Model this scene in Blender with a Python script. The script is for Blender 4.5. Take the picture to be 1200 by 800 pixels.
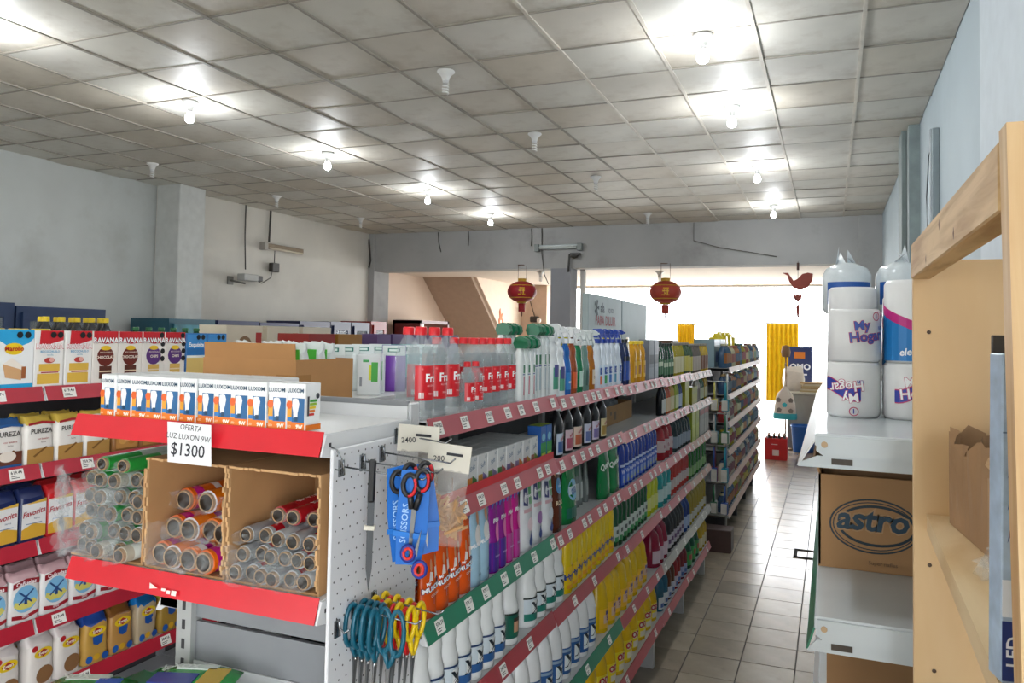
import bpy, math, random
from mathutils import Matrix, Vector
random.seed(7)
for o in list(bpy.data.objects): bpy.data.objects.remove(o)
C = bpy.context.scene.collection
S = bpy.context.scene
# ---------------------------------------------------------------- camera, world, exposure
cam = bpy.data.cameras.new('camera'); cam_o = bpy.data.objects.new('camera', cam); C.objects.link(cam_o)
cam.sensor_width = 36; cam.lens = 907.8/1200*36; cam.shift_y = -43.1/1200; cam.clip_start = .02; cam.clip_end = 200
_y, _p, _r = math.radians(22.354), math.radians(2.281), math.radians(1.0368)
_F = Vector((-math.sin(_y)*math.cos(_p), math.cos(_y)*math.cos(_p), math.sin(_p)))
_R = Vector((math.cos(_y), math.sin(_y), 0)); _U = _R.cross(_F)
_R2 = _R*math.cos(_r)+_U*math.sin(_r); _U2 = _U*math.cos(_r)-_R*math.sin(_r)
cam_o.matrix_world = Matrix(((_R2.x, _U2.x, -_F.x, 0), (_R2.y, _U2.y, -_F.y, 0), (_R2.z, _U2.z, -_F.z, 1.9), (0, 0, 0, 1)))
S.camera = cam_o
S.view_settings.view_transform = 'Standard'; S.view_settings.look = 'None'; S.view_settings.gamma = 1
S.view_settings.use_curve_mapping = False; S.view_settings.exposure = 0.62
W = bpy.data.worlds.new('sky'); S.world = W; W.use_nodes = True
W.node_tree.nodes['Background'].inputs[0].default_value = (.93, .96, 1, 1)
W.node_tree.nodes['Background'].inputs[1].default_value = 8.0
BULB_W = 12.0
# sky sampling portals: street front, plus added unseen rear and side openings
for nm, loc, rot, sx, sy in (('street_front_daylight', (-2.75, 17.6, 1.55), (-math.pi/2, 0, 0), 6.8, 3.0), ('added_rear_daylight', (-4.0, -4.1, 1.7), (math.pi/2, 0, 0), 2.4, 1.9), ('added_side_daylight', (.8, -1.9, 1.35), (0, math.pi/2, 0), 2.7, 2.8)):
    l = bpy.data.lights.new(nm, 'AREA'); l.shape = 'RECTANGLE'; l.size = sx; l.size_y = sy; l.cycles.is_portal = True
    lo = bpy.data.objects.new(nm, l); C.objects.link(lo); lo.location = loc; lo.rotation_euler = rot

# ---------------------------------------------------------------- materials
def lin(h):
    h = h.lstrip('#'); f = lambda c: c/12.92 if c <= .04045 else ((c+.055)/1.055)**2.4
    return tuple(f(int(h[i:i+2], 16)/255) for i in (0, 2, 4))+(1,)
_M = {}
def mat(h, rough=.45, metal=0., alpha=1., var=.06, scale=9., bump=0., emit=0., coat=0., trans=0., stain=None, key=None):
    k = (h, rough, metal, alpha, var, scale, bump, emit, coat, trans, stain, key)
    if k in _M: return _M[k]
    m = bpy.data.materials.new('mat_%s_%d' % (h.strip('#'), len(_M))); m.use_nodes = True
    nt = m.node_tree; b = nt.nodes['Principled BSDF']; c = lin(h)
    b.inputs['Roughness'].default_value = rough; b.inputs['Metallic'].default_value = metal
    b.inputs['Coat Weight'].default_value = coat; b.inputs['Coat Roughness'].default_value = .12
    b.inputs['Transmission Weight'].default_value = trans
    b.inputs['Alpha'].default_value = alpha
    if emit:
        b.inputs['Emission Color'].default_value = c; b.inputs['Emission Strength'].default_value = emit
    if var or bump or stain:
        tc = nt.nodes.new('ShaderNodeTexCoord'); n = nt.nodes.new('ShaderNodeTexNoise')
        n.inputs['Scale'].default_value = scale; n.inputs['Detail'].default_value = 4
        nt.links.new(tc.outputs['Object'], n.inputs['Vector'])
        r = nt.nodes.new('ShaderNodeValToRGB')
        r.color_ramp.elements[0].position = .3; r.color_ramp.elements[1].position = .7
        r.color_ramp.elements[0].color = tuple(max(0, x*(1-var*1.6)) for x in c[:3])+(1,)
        r.color_ramp.elements[1].color = tuple(min(1, x*(1+var)) for x in c[:3])+(1,)
        nt.links.new(n.outputs['Fac'], r.inputs['Fac']); out = r.outputs['Color']
        if stain:
            sc, sh, amt, lo = stain
            n2 = nt.nodes.new('ShaderNodeTexNoise'); n2.inputs['Scale'].default_value = sc; n2.inputs['Detail'].default_value = 6; n2.inputs['Roughness'].default_value = .65
            nt.links.new(tc.outputs['Object'], n2.inputs['Vector'])
            mr = nt.nodes.new('ShaderNodeMapRange'); mr.inputs[1].default_value = lo; mr.inputs[2].default_value = lo+.22; mr.inputs[3].default_value = 0; mr.inputs[4].default_value = amt
            nt.links.new(n2.outputs['Fac'], mr.inputs[0])
            mx = nt.nodes.new('ShaderNodeMixRGB'); mx.inputs[2].default_value = lin(sh)
            nt.links.new(mr.outputs[0], mx.inputs[0]); nt.links.new(out, mx.inputs[1]); out = mx.outputs[0]
        nt.links.new(out, b.inputs['Base Color'])
        if bump:
            bp = nt.nodes.new('ShaderNodeBump'); bp.inputs['Strength'].default_value = bump; bp.inputs['Distance'].default_value = .01
            nt.links.new(n.outputs['Fac'], bp.inputs['Height']); nt.links.new(bp.outputs[0], b.inputs['Normal'])
    else:
        b.inputs['Base Color'].default_value = c
    _M[k] = m
    return m
def flat(h, rough=.45): return mat(h, rough, var=0)
def clear(h='#e8eef0', a=.28, rough=.08): return mat(h, rough, alpha=a, var=0)
def wood(h1='#d9b98c', h2='#b98d5c', sc=(3, 40, 3), rough=.55):
    k = ('wood', h1, h2, sc)
    if k in _M: return _M[k]
    m = bpy.data.materials.new('wood_%d' % len(_M)); m.use_nodes = True; nt = m.node_tree; b = nt.nodes['Principled BSDF']
    tc = nt.nodes.new('ShaderNodeTexCoord'); mp = nt.nodes.new('ShaderNodeMapping'); mp.inputs['Scale'].default_value = sc
    n = nt.nodes.new('ShaderNodeTexNoise'); n.inputs['Scale'].default_value = 2.2; n.inputs['Detail'].default_value = 5; n.inputs['Distortion'].default_value = .8
    r = nt.nodes.new('ShaderNodeValToRGB'); r.color_ramp.elements[0].position = .32; r.color_ramp.elements[1].position = .62
    r.color_ramp.elements[0].color = lin(h2); r.color_ramp.elements[1].color = lin(h1)
    nt.links.new(tc.outputs['Object'], mp.inputs[0]); nt.links.new(mp.outputs[0], n.inputs['Vector']); nt.links.new(n.outputs['Fac'], r.inputs[0]); nt.links.new(r.outputs[0], b.inputs['Base Color'])
    b.inputs['Roughness'].default_value = rough; _M[k] = m
    return m

# ---------------------------------------------------------------- mesh toolkit
_TXT = {}
def text_geo(s, bold):
    k = (s, bold)
    if k not in _TXT:
        cu = bpy.data.curves.new('t', 'FONT'); cu.body = s; cu.size = 1; cu.align_x = 'CENTER'; cu.align_y = 'CENTER'; cu.resolution_u = 2; cu.offset = bold
        ob = bpy.data.objects.new('t', cu); me = bpy.data.meshes.new_from_object(ob)
        _TXT[k] = ([tuple(v.co) for v in me.vertices], [tuple(p.vertices) for p in me.polygons])
        bpy.data.objects.remove(ob); bpy.data.curves.remove(cu); bpy.data.meshes.remove(me)
    return _TXT[k]
class MB:
    def __init__(s): s.v = []; s.f = []; s.m = []; s.s = []
    def add(s, vs, fs, mi=0, smooth=False):
        b = len(s.v); s.v += [tuple(x) for x in vs]
        for f in fs: s.f.append(tuple(i+b for i in f)); s.m.append(mi); s.s.append(smooth)
        return s
    def box(s, x0, x1, y0, y1, z0, z1, mi=0):
        vs = [(x, y, z) for z in (z0, z1) for y in (y0, y1) for x in (x0, x1)]
        return s.add(vs, [(0, 2, 3, 1), (4, 5, 7, 6), (0, 1, 5, 4), (2, 6, 7, 3), (0, 4, 6, 2), (1, 3, 7, 5)], mi)
    def cbox(s, x0, x1, y0, y1, z0, z1, c=.003, mi=0):
        # box with chamfered edges (24 vertices)
        vs = []; idx = {}
        X, Y, Z = (x0, x1), (y0, y1), (z0, z1)
        for i in (0, 1):
            for j in (0, 1):
                for k in (0, 1):
                    sx, sy, sz = (1-2*i)*c, (1-2*j)*c, (1-2*k)*c
                    idx[i, j, k, 0] = len(vs); vs.append((X[i], Y[j]+sy, Z[k]+sz))
                    idx[i, j, k, 1] = len(vs); vs.append((X[i]+sx, Y[j], Z[k]+sz))
                    idx[i, j, k, 2] = len(vs); vs.append((X[i]+sx, Y[j]+sy, Z[k]))
        g = idx; fs = []
        for a in (0, 1):
            fs.append([g[a, 0, 0, 0], g[a, 1, 0, 0], g[a, 1, 1, 0], g[a, 0, 1, 0]])
            fs.append([g[0, a, 0, 1], g[1, a, 0, 1], g[1, a, 1, 1], g[0, a, 1, 1]])
            fs.append([g[0, 0, a, 2], g[1, 0, a, 2], g[1, 1, a, 2], g[0, 1, a, 2]])
            for b in (0, 1):
                fs.append([g[0, a, b, 1], g[1, a, b, 1], g[1, a, b, 2], g[0, a, b, 2]])
                fs.append([g[a, 0, b, 0], g[a, 1, b, 0], g[a, 1, b, 2], g[a, 0, b, 2]])
                fs.append([g[a, b, 0, 0], g[a, b, 1, 0], g[a, b, 1, 1], g[a, b, 0, 1]])
                for d in (0, 1): fs.append([g[a, b, d, 0], g[a, b, d, 1], g[a, b, d, 2]])
        return s.add(vs, fs, mi)
    def lathe(s, prof, n=14, mi=0, sy=1., cx=0, cy=0, z0=0, p=2., a0=0., a1=360., cap=True, smooth=True):
        full = abs(a1-a0) >= 359.9; k = n if full else n+1; vs = []; fs = []
        for (r, z) in prof:
            for i in range(k):
                a = math.radians(a0+(a1-a0)*i/n-90); c, d = math.cos(a), math.sin(a)
                c = math.copysign(abs(c)**(2/p), c); d = math.copysign(abs(d)**(2/p), d)
                vs.append((cx+r*c, cy+r*d*sy, z0+z))
        for j in range(len(prof)-1):
            for i in range(n):
                i2 = (i+1) % k
                fs.append((j*k+i, j*k+i2, (j+1)*k+i2, (j+1)*k+i))
        s.add(vs, fs, mi, smooth)
        if cap and full:
            if prof[0][0] > 1e-6: s.add([vs[i] for i in range(k)][::-1], [tuple(range(k))], mi)
            if prof[-1][0] > 1e-6: s.add([vs[(len(prof)-1)*k+i] for i in range(k)], [tuple(range(k))], mi)
        return s
    def tube(s, pts, r, n=6, mi=0, closed=False, smooth=True):
        pts = [Vector(p) for p in pts]; m = len(pts); vs = []; fs = []
        rr = r if isinstance(r, (list, tuple)) else [r]*m
        up = Vector((.13, .21, .97))
        for i, p in enumerate(pts):
            t = (pts[(i+1) % m]-pts[i-1]) if closed else (pts[min(i+1, m-1)]-pts[max(i-1, 0)])
            t.normalize(); a = t.cross(up)
            if a.length < 1e-3: a = t.cross(Vector((1, 0, 0)))
            a.normalize(); b = a.cross(t)
            for j in range(n):
                g = 2*math.pi*j/n; vs.append(p+(a*math.cos(g)+b*math.sin(g))*rr[i])
        for i in range(m if closed else m-1):
            for j in range(n):
                j2 = (j+1) % n; i2 = (i+1) % m
                fs.append((i*n+j, i*n+j2, i2*n+j2, i2*n+j))
        if not closed: fs += [tuple(range(n))[::-1], tuple((m-1)*n+j for j in range(n))]
        return s.add(vs, fs, mi, smooth)
    def prism(s, poly, d0, d1, axis='y', mi=0):
        # polygon (a,b) extruded along an axis: y -> (a,d,b); x -> (d,a,b); z -> (a,b,d)
        f = {'y': lambda a, b, d: (a, d, b), 'x': lambda a, b, d: (d, a, b), 'z': lambda a, b, d: (a, b, d)}[axis]
        n = len(poly); vs = [f(a, b, d0) for a, b in poly]+[f(a, b, d1) for a, b in poly]
        return s.add(vs, [tuple(range(n)), tuple(range(2*n-1, n-1, -1))]+[(i, i+n, (i+1) % n+n, (i+1) % n) for i in range(n)], mi)
    def quad(s, a, b, c, d, mi=0): return s.add([a, b, c, d], [(0, 1, 2, 3)], mi)
    def poly(s, pts, mi=0): return s.add(pts, [tuple(range(len(pts)))], mi)
    def text(s, t, size, x, z, mi=0, y=0., rad=None, bold=.012, shear=0., rot=0., surf=None, sx=1., face='-y', flip=False):
        vs, fs = text_geo(t, bold); o = []; cr, sr = math.cos(rot), math.sin(rot)
        for (a, b, _) in vs:
            a, b = (a*sx+b*shear)*size, b*size
            if flip: a, b = -a, -b
            a, b = a*cr-b*sr+x, a*sr+b*cr+z
            if rad: o.append((rad*math.sin(a/rad), -rad*math.cos(a/rad), b))
            elif surf: o.append((a, surf(a, b), b))
            elif face == '+x': o.append((y, a, b))
            elif face == '+z': o.append((a, b, y))
            else: o.append((a, y, b))
        return s.add(o, fs, mi)
    def done(s, name, mats):
        me = bpy.data.meshes.new(name); me.from_pydata(s.v, [], s.f)
        if not isinstance(mats, (list, tuple)): mats = [mats]
        for m in mats: me.materials.append(m)
        me.polygons.foreach_set('material_index', s.m); me.polygons.foreach_set('use_smooth', s.s)
        me.update(); return me
def fixn(me):
    import bmesh
    bm = bmesh.new(); bm.from_mesh(me); bmesh.ops.recalc_face_normals(bm, faces=bm.faces); bm.to_mesh(me); bm.free(); return me

# ---------------------------------------------------------------- object helpers
def tag(o, label=None, cat=None, group=None, kind=None):
    if label: o['label'] = label
    if cat: o['category'] = cat
    if group: o['group'] = group
    if kind: o['kind'] = kind
    return o
def obj(name, me, parent=None, loc=(0, 0, 0), rot=(0, 0, 0), scale=(1, 1, 1)):
    o = bpy.data.objects.new(name, me); C.objects.link(o); o.location = loc; o.rotation_euler = rot; o.scale = scale
    if parent: o.parent = parent
    return o
def thing(name, label, cat, loc=(0, 0, 0), rot=(0, 0, 0), group=None, scale=(1, 1, 1)):
    return tag(obj(name, None, None, loc, rot, scale), label, cat, group)
def struct(name, me, label=None, parent=None):
    o = obj(name, me, parent)
    if not parent: tag(o, label, None, None, 'structure')
    return o
class Proto:
    """a kind of product: name, category and its parts (name, mesh, parent part or None)"""
    def __init__(s, name, cat, parts): s.name, s.cat, s.parts = name, cat, parts
    def put(s, loc, rz=0., label=None, group=None, tilt=(0, 0), scale=1., name=None, cat=None):
        sc = (scale,)*3 if not isinstance(scale, tuple) else scale
        if len(s.parts) == 1:
            return tag(obj(name or s.name, s.parts[0][1], None, loc, (tilt[0], tilt[1], rz), sc), label, cat or s.cat, group)
        t = thing(name or s.name, label, cat or s.cat, loc, (tilt[0], tilt[1], rz), group, sc); d = {}
        for nm, me, pa in s.parts: d[nm] = obj(nm, me, d.get(pa, t))
        return t
ORD = ['first', 'second', 'third', 'fourth', 'fifth', 'sixth', 'seventh', 'eighth', 'ninth', 'tenth', 'eleventh', 'twelfth']
def nth(label, k, ref):
    s = '%s, %s from %s' % (label, ORD[k], ref)
    return s if len(s.split()) <= 16 else label
RX = math.pi/2     # turns a product's front (-y) towards +x
# ================================================================ THE ROOM
ZC = 3.757
wallm = mat('#c9cdcb', .8, var=.05, scale=1.3, stain=(1.1, '#a7a79f', .5, .52))
wallw = mat('#d3cfc6', .8, var=.05, scale=1.1, stain=(.9, '#b5ada0', .45, .55))
wallb = mat('#b4c2c9', .7, var=.04, scale=.9, stain=(.7, '#9fb0b8', .5, .5))
peach = mat('#e8d2bf', .8, var=.03, scale=1.)
beamm = mat('#aaaaa9', .85, var=.06, scale=1.4, stain=(1.3, '#7d7b78', .5, .55))
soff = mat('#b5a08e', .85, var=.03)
whitep = mat('#e6e2dc', .7, var=.02)
struct('wall_left', MB().box(-8.3, -8.05, -4, 7.45, 0, ZC+.1).done('wall', wallm))
struct('wall_left', MB().box(-8.3, -8.0, 7.45, 12.4, 0, ZC+.1).done('wall', wallw))
struct('wall_pilaster', MB().cbox(-8.02, -7.63, 7.42, 7.86, 0, ZC, .01).done('p', mat('#c6c8c5', .8, var=.05, stain=(1.5, '#aaaaa4', .4, .55))))
struct('wall_left_end', MB().box(-8.3, -8.0, 12.4, 17.7, 0, 3.4).done('wall', peach))
struct('wall_right', MB().box(.70, .9, -.5, 17.7, 0, ZC+.1).box(.70, .9, -4, -3.3, 0, ZC+.1).box(.70, .9, -3.3, -.5, 2.7, ZC+.1).done('wall', wallb))  # unseen doorway behind the viewer, added to brighten aisle-facing surfaces
struct('wall_right_pier', MB().cbox(.655, .72, 2.3, 4.2, 0, ZC, .006).done('p', mat('#cfd9e0', .7, var=.03)))
# metal clad column on the right wall
col = struct('wall_right_column', MB().cbox(.575, .705, 7.5, 7.86, 0, ZC, .006).done('p', mat('#7f8c8c', .6, var=.12, scale=3, stain=(4, '#69736f', .6, .5))))
col2 = struct('seam', MB().box(.612, .622, 7.49, 7.5, 0, ZC).done('p', flat('#4a5252')), parent=col)
struct('trim_4', MB().box(.615, .71, 7.3, 7.5, 0, 3.75).done('p', mat('#8d9a9a', .6, var=.1)))
# beam and pillars at the end of the hall
struct('wall_end_beam', MB().box(-8.02, .7, 12.4, 12.75, 3.05, ZC+.05).done('b', beamm))
struct('wall_end_column_left', MB().cbox(-8.3, -7.88, 12.36, 12.9, 0, ZC, .01).done('b', beamm))
struct('wall_end_pillar', MB().cbox(-4.40, -4.04, 12.4, 12.76, 0, 3.06, .008).done('b', mat('#909196', .8, var=.05, scale=2)))
struct('wall_end_column_right', MB().cbox(.38, .71, 12.36, 12.8, 0, ZC, .01).done('b', beamm))
struct('trim_1', MB().box(-3.98, -3.9, 12.75, 12.83, 0, 3.05).done('b', whitep))
# back bay: planked ceiling, stair, front wall with the open street front
bay = struct('ceiling_back_bay', MB().box(-8.1, .8, 12.7, 17.7, 3.12, 3.2).done('c', mat('#d8cbbd', .8, var=.04)))
pl = MB().box(-8.0, .7, 0, .19, -.012, .006).done('plank', mat('#e5d9cc', .75, var=.04, scale=2))
for k in range(24): obj('plank', pl, bay, (0, 12.76+k*.205, 3.112))
struct('wall_front', MB().box(-8.2, -6.2, 17.5, 17.75, 0, 3.2).box(-8.2, .9, 17.5, 17.75, 3.09, 3.25).box(.45, .9, 17.5, 17.75, 0, 3.2).done('w', peach))
struct('wall_front_pier', MB().cbox(-7.1, -6.15, 17.1, 17.5, 0, 3.1, .01).done('w', mat('#c6ac97', .8, var=.03)))
struct('door_1', MB().box(-6.2, -6.13, 17.55, 17.65, 0, 3.09).box(.38, .45, 17.55, 17.65, 0, 3.09).box(-6.13, .38, 17.55, 17.65, 3.05, 3.09).done('d', mat('#c8c8c4', .4, metal=.3)))
ys, zs, dy, dz = 14.45, 3.10, .27, .222
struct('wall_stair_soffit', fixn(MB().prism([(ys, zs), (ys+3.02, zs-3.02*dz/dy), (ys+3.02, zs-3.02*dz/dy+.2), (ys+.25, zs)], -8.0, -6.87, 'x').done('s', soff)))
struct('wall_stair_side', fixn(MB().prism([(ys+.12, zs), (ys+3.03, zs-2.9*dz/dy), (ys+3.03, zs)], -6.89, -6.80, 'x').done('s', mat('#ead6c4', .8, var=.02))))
# unseen rear wall: low wall, lintel, piers; opening assumed and sized for foreground daylight
struct('wall_rear', MB().box(-8.3, .9, -4.25, -4, 0, .8).box(-8.3, .9, -4.25, -4, 2.6, ZC+.1).box(-8.3, -4.8, -4.25, -4, .8, 2.6).box(-2.8, .9, -4.25, -4, .8, 2.6).done('w', wallm))
struct('ground_pavement', MB().box(-30, 30, 17.75, 60, -.12, -.03).box(-30, 30, -45, -4.25, -.12, -.03).box(.9, 30, -4.25, 17.75, -.12, -.03).done('g', mat('#c9c7c0', .9, var=.05)))

# floor: grout bed and tiles 0.305 m
TF = .305
tilem = [mat(h, .25, var=.10, scale=6, coat=.15, stain=(5, '#6f6459', .45, .55)) for h in ('#9a8d7c', '#a19483', '#928575', '#a89b89')]
fl = struct('floor', MB().box(-8.3, .9, -4.25, 17.75, -.08, -.0035).done('f', mat('#4d463f', .9, var=.1)))
tm = [MB().cbox(.003, TF-.003, .003, TF-.003, -.0035, 0, .0012).done('floor_tile', m) for m in tilem]
X0, Y0 = -1.1, 4.24
near = set()
for j in range(28):
    for i in range(4):
        near.add((i, j)); o = obj('floor_tile', random.choice(tm), fl, (X0+i*TF, Y0+j*TF, random.uniform(-.0006, .0004)))
for q, m in enumerate(tilem):
    mb = MB()
    for j in range(-27, 44):
        for i in range(-23, 6):
            if (i, j) in near or hash((i*7+j*13)) % 4 != q: continue
            x, y = X0+i*TF, Y0+j*TF; mb.quad((x+.003, y+.003, 0), (x+TF-.003, y+.003, 0), (x+TF-.003, y+TF-.003, 0), (x+.003, y+TF-.003, 0))
    tag(obj('floor_tiling', mb.done('floor_tiling', m), fl), kind='stuff')
struct('floor_patch', MB().box(-.30, -.12, 7.32, 7.36, 0, .006).box(-.30, -.12, 7.58, 7.62, 0, .006).box(-.30, -.27, 7.32, 7.62, 0, .006).done('p', mat('#2b2622', .8)), parent=fl)

# suspended ceiling: tiles 0.6 m on a grid of bars, a little uneven, soot stained
ce = struct('ceiling', MB().box(-8.3, .9, -4.25, 12.5, ZC+.02, ZC+.1).done('c', mat('#6d675f', .9)))
ctm = [mat(h, .55, var=.05, scale=2.5, bump=.05, stain=(1.6, '#9a8a74', .6, .47), key=q) for q, h in enumerate(('#d6d3c9', '#d2ccc0', '#dad7ce', '#cec6b7'))]
def tile_mesh(m, sag):
    n = 4; vs = []; fs = []
    for j in range(n+1):
        for i in range(n+1):
            u, v = i/n, j/n; vs.append((.006+u*.588, .006+v*.588, -sag*16*u*(1-u)*v*(1-v)))
    for j in range(n):
        for i in range(n): a = j*(n+1)+i; fs.append((a, a+n+1, a+n+2, a+1))
    mb = MB().add(vs, fs, 0, True); mb.box(.008, .592, .008, .592, .004, .014)
    return mb.done('ceiling_tile', m)
cm = [tile_mesh(m, sg) for m in ctm for sg in (.002, .008, .014)]
GX, GY = .178, 4.69
for j in range(-4, 14):
    for i in range(-14, 1):
        x0 = GX+(i)*.6; y0 = GY+(j-1)*.6
        if y0 < 2.2: continue
        sx = min(1, (.70-x0)/.6)
        o = obj('ceiling_tile', random.choice(cm), ce, (x0, y0, ZC+random.uniform(-.004, .002)), (random.gauss(0, .004), random.gauss(0, .004), 0), (sx, 1, 1))
mb = MB()
for i in range(-14, 1):
    x0 = GX+i*.6
    for j in range(-14, -3):
        y0 = GY+(j-1)*.6
        if y0 < 2.2: mb.box(x0+.01, min(.7, x0+.59), y0+.01, y0+.59, ZC, ZC+.01)
tag(obj('ceiling_tiling', mb.done('c', ctm[0]), ce), kind='stuff')
gm = mat('#9f998e', .6, var=.15, scale=3); gw = mat('#cfc8bb', .5, var=.08)
for i in range(-14, 1):
    x = GX+i*.6; obj('grid_bar', MB().box(x-.011, x+.011, -4.2, 12.4, ZC-.010, ZC+.004).done('bar', gw if i in (0, -1, -2, -3) else gm), ce)
for j in range(-14, 14):
    y = GY+j*.6
    if -4 < y < 12.4: obj('grid_bar', MB().box(-8, .7, y-.008, y+.008, ZC-.006, ZC+.004).done('bar', gm), ce)

# ---------------------------------------------------------------- ceiling lamps
def lathe_mesh(name, prof, m, n=16, **k): return MB().lathe(prof, n, **k).done(name, m)
porc = mat('#d9d9d6', .3, var=.02)
holder = lathe_mesh('lamp_holder', [(.075, 0), (.078, -.012), (.05, -.035), (.034, -.06), (.03, -.085)], porc)
stem = lathe_mesh('socket', [(.026, -.083), (.026, -.11)], flat('#c9c9c9'))
def coil():
    p = []
    for k in range(61):
        t = k/60; a = t*math.pi*2*3.2; p.append((.024*math.cos(a), .024*math.sin(a), -.112-t*.085))
    return p
bulb_off = MB().tube(coil(), .007, 6).done('bulb', mat('#e9e9e6', .3, var=0))
bulb_on = MB().lathe([(.02, -.108), (.03, -.125), (.042, -.15), (.046, -.17), (.04, -.195), (.022, -.21), (0, -.214)], 14).done('bulb', mat('#f4f8ff', .3, var=0, emit=22))
def lamp(x, y, on, label, group):
    t = thing('ceiling_lamp', label, 'lamp', (x, y, ZC-.010), group=group, scale=(.82, .82, .82))
    obj('lamp_holder', holder, t); obj('socket', stem, t); obj('bulb', bulb_on if on else bulb_off, t)
    if on:
        l = bpy.data.lights.new('bulb_light', 'POINT'); l.energy = BULB_W; l.color = (.93, .97, 1); l.shadow_soft_size = .05
        obj('bulb_light', l, t, (0, 0, -.27))
for k, y in enumerate((11.1, 8.55, 6.25, 4.73)): lamp(-.72, y, True, nth('lit bulb in a ceiling socket above the right aisle', k, 'the end beam'), 'lit ceiling bulbs in the row over the right aisle')
for k, y in enumerate((10.75, 8.75, 6.6, 4.74, 3.1)): lamp(-4.8, y, True, nth('lit bulb in a ceiling socket over the left half', k, 'the end beam'), 'lit ceiling bulbs in the row over the left half')
for y in (.9, 2.7): lamp(-.72, y, True, 'lit white bulb in a porcelain ceiling socket near the entrance', 'lit ceiling bulbs near the entrance')
for y in (-1., 1.): lamp(-4.8, y, True, 'lit white bulb in a porcelain ceiling socket near the entrance', 'lit ceiling bulbs near the entrance')
for k, y in enumerate((11.3, 8.55, 6.55, 4.78)): lamp(-2.5, y, False, nth('unlit spiral bulb in a ceiling socket over the shelving', k, 'the end beam'), 'unlit spiral bulbs over the long shelving')
for k, y in enumerate((10.55, 8.5, 6.4)): lamp(-7.0, y, False, nth('unlit spiral bulb in a ceiling socket along the left wall', k, 'the end beam'), 'unlit spiral bulbs along the left wall')
# ================================================================ SHELVING
whm = mat('#d9dadb', .35, var=.03, scale=3); whd = mat('#b8babb', .4, var=.05)
RED = mat('#d3202c', .35, var=.05, coat=.2); REDD = mat('#a8323c', .28, var=.06, coat=.5); ROSE = mat('#b04a52', .35, var=.05, coat=.2)
GRN = mat('#157a5a', .3, var=.05, coat=.4); TAN_GLARE = mat('#b58a78', .4, var=.08, coat=.15)  # tan rail of the last bay: reflected daylight put into its colour
grey = mat('#8f9193', .45, var=.05); dkm = mat('#3a3a3c', .5, var=.06)
ink = flat('#25272c', .6); paper = flat('#eceae4', .6)
def tag_mesh(w, h, seed):
    r = random.Random(seed); mb = MB().box(-w/2, w/2, -.0006, .0006, -h/2, h/2, 0)
    mb.text('%d.%d' % (r.randint(110, 990), r.randint(10, 99)), h*.40, 0, h*.18, 1, y=-.0009, bold=.02)
    for k in range(2): mb.box(-w*.4, -w*.4+w*r.uniform(.3, .6), -.0011, -.0009, -h*.18-k*h*.16, -h*.12-k*h*.16, 1)
    return mb.done('price_tag', [paper, ink])
TAGS = [tag_mesh(.042, .034, k) for k in range(4)]
def shelf_unit(parent, y0, y1, xf, xb, z, railm, face=1, tags=0, rng=None, lip=None, slope=.018, rail_h=.043, tagset=None):
    """one shelf along y, its front towards +x (face=1) or -x: plate, end brackets, price rail, price tags"""
    f = face
    sh = obj('shelf', fixn(MB().box(*sorted((xf-f*.012, xb)), y0+.002, y1-.002, z-.028, z).done('shelf', whm)), parent)
    for yy in (y0+.002, y1-.006):
        pts = [(xb, z-.002), (xf-f*.014, z-.002), (xf-f*.012+f*slope, z-rail_h), (xf-f*.010, z-rail_h), (xf-f*.03, z-.029), (xb, z-.029)]
        obj('bracket', fixn(MB().prism(pts, yy, yy+.004, 'y').done('bracket', whm)), sh)
    a, b = (xf-f*.012, z+.006), (xf-f*.012+f*slope, z-rail_h)
    pts = [a, b, (b[0]-f*.003, b[1]), (a[0]-f*.003, a[1])]
    ra = obj('price_rail', fixn(MB().prism(pts, y0+.006, y1-.006, 'y').done('price_rail', railm)), sh)
    if lip: obj('front_lip', MB().box(*sorted((a[0]-f*.002, a[0]+f*.001)), y0+lip[0], y0+lip[1], z+.006, z+.03).done('lip', RED), sh)
    rng = rng or random
    if tags:
        ang = math.atan2(slope, rail_h+.006)
        for k in range(tags):
            yy = y0+(y1-y0)*(k+.5+rng.uniform(-.3, .3))/tags
            o = obj('price_tag', rng.choice(tagset or TAGS), sh, ((a[0]+b[0])/2+f*.002, yy, (a[1]+b[1])/2))
            o.rotation_euler = (-ang, 0, f*RX)
    return sh
# ---- the long double sided gondola on the left of the aisle
GX0, GXC, GY0, BAY, NB = -.9, -1.34, 1.68, .972, 5
SZ = [1.685, 1.46, 1.19, .92, .59, .29]
def gz(s, y): return SZ[s-1]-.0095*min(NB-1, max(0, int((y-GY0)/BAY)))
gon = thing('gondola_shelving', 'long white double-sided gondola of six shelves with red price rails along the tiled aisle', 'shelving', (GXC, GY0, 0))
gon_i = obj('frame', MB().box(-.03, .03, 0, NB*BAY, .08, .12).done('frame', dkm), gon)
class Off:   # children are written in world coordinates and moved into the gondola's frame
    pass
def gl(o): o.location = (o.location.x-GXC, o.location.y-GY0, o.location.z); return o
for k in range(NB+1):
    y = GY0+k*BAY
    p = MB().box(-.03, .03, -.02, .02, 0, 1.72).done('upright', whm); obj('upright', p, gon, (0, y-GY0, 0))
    if k: obj('foot', MB().box(.02, .40, -.02, .02, 0, .2).box(-.40, -.02, -.02, .02, 0, .2).done('foot', whd), gon, (0, y-GY0-.06, 0))
    else: obj('foot', MB().box(.02, .40, -.02, .02, 0, .2).box(-.40, -.02, -.02, .02, 0, .2).done('foot', whd), gon, (0, .06, 0))
for k in range(NB):
    y0 = k*BAY+.02
    obj('back_panel', MB().box(-.01, .01, y0, y0+BAY-.04, .15, 1.66).done('back_panel', mat('#68696c', .5, var=.05)), gon)
rng = random.Random(3)
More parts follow.
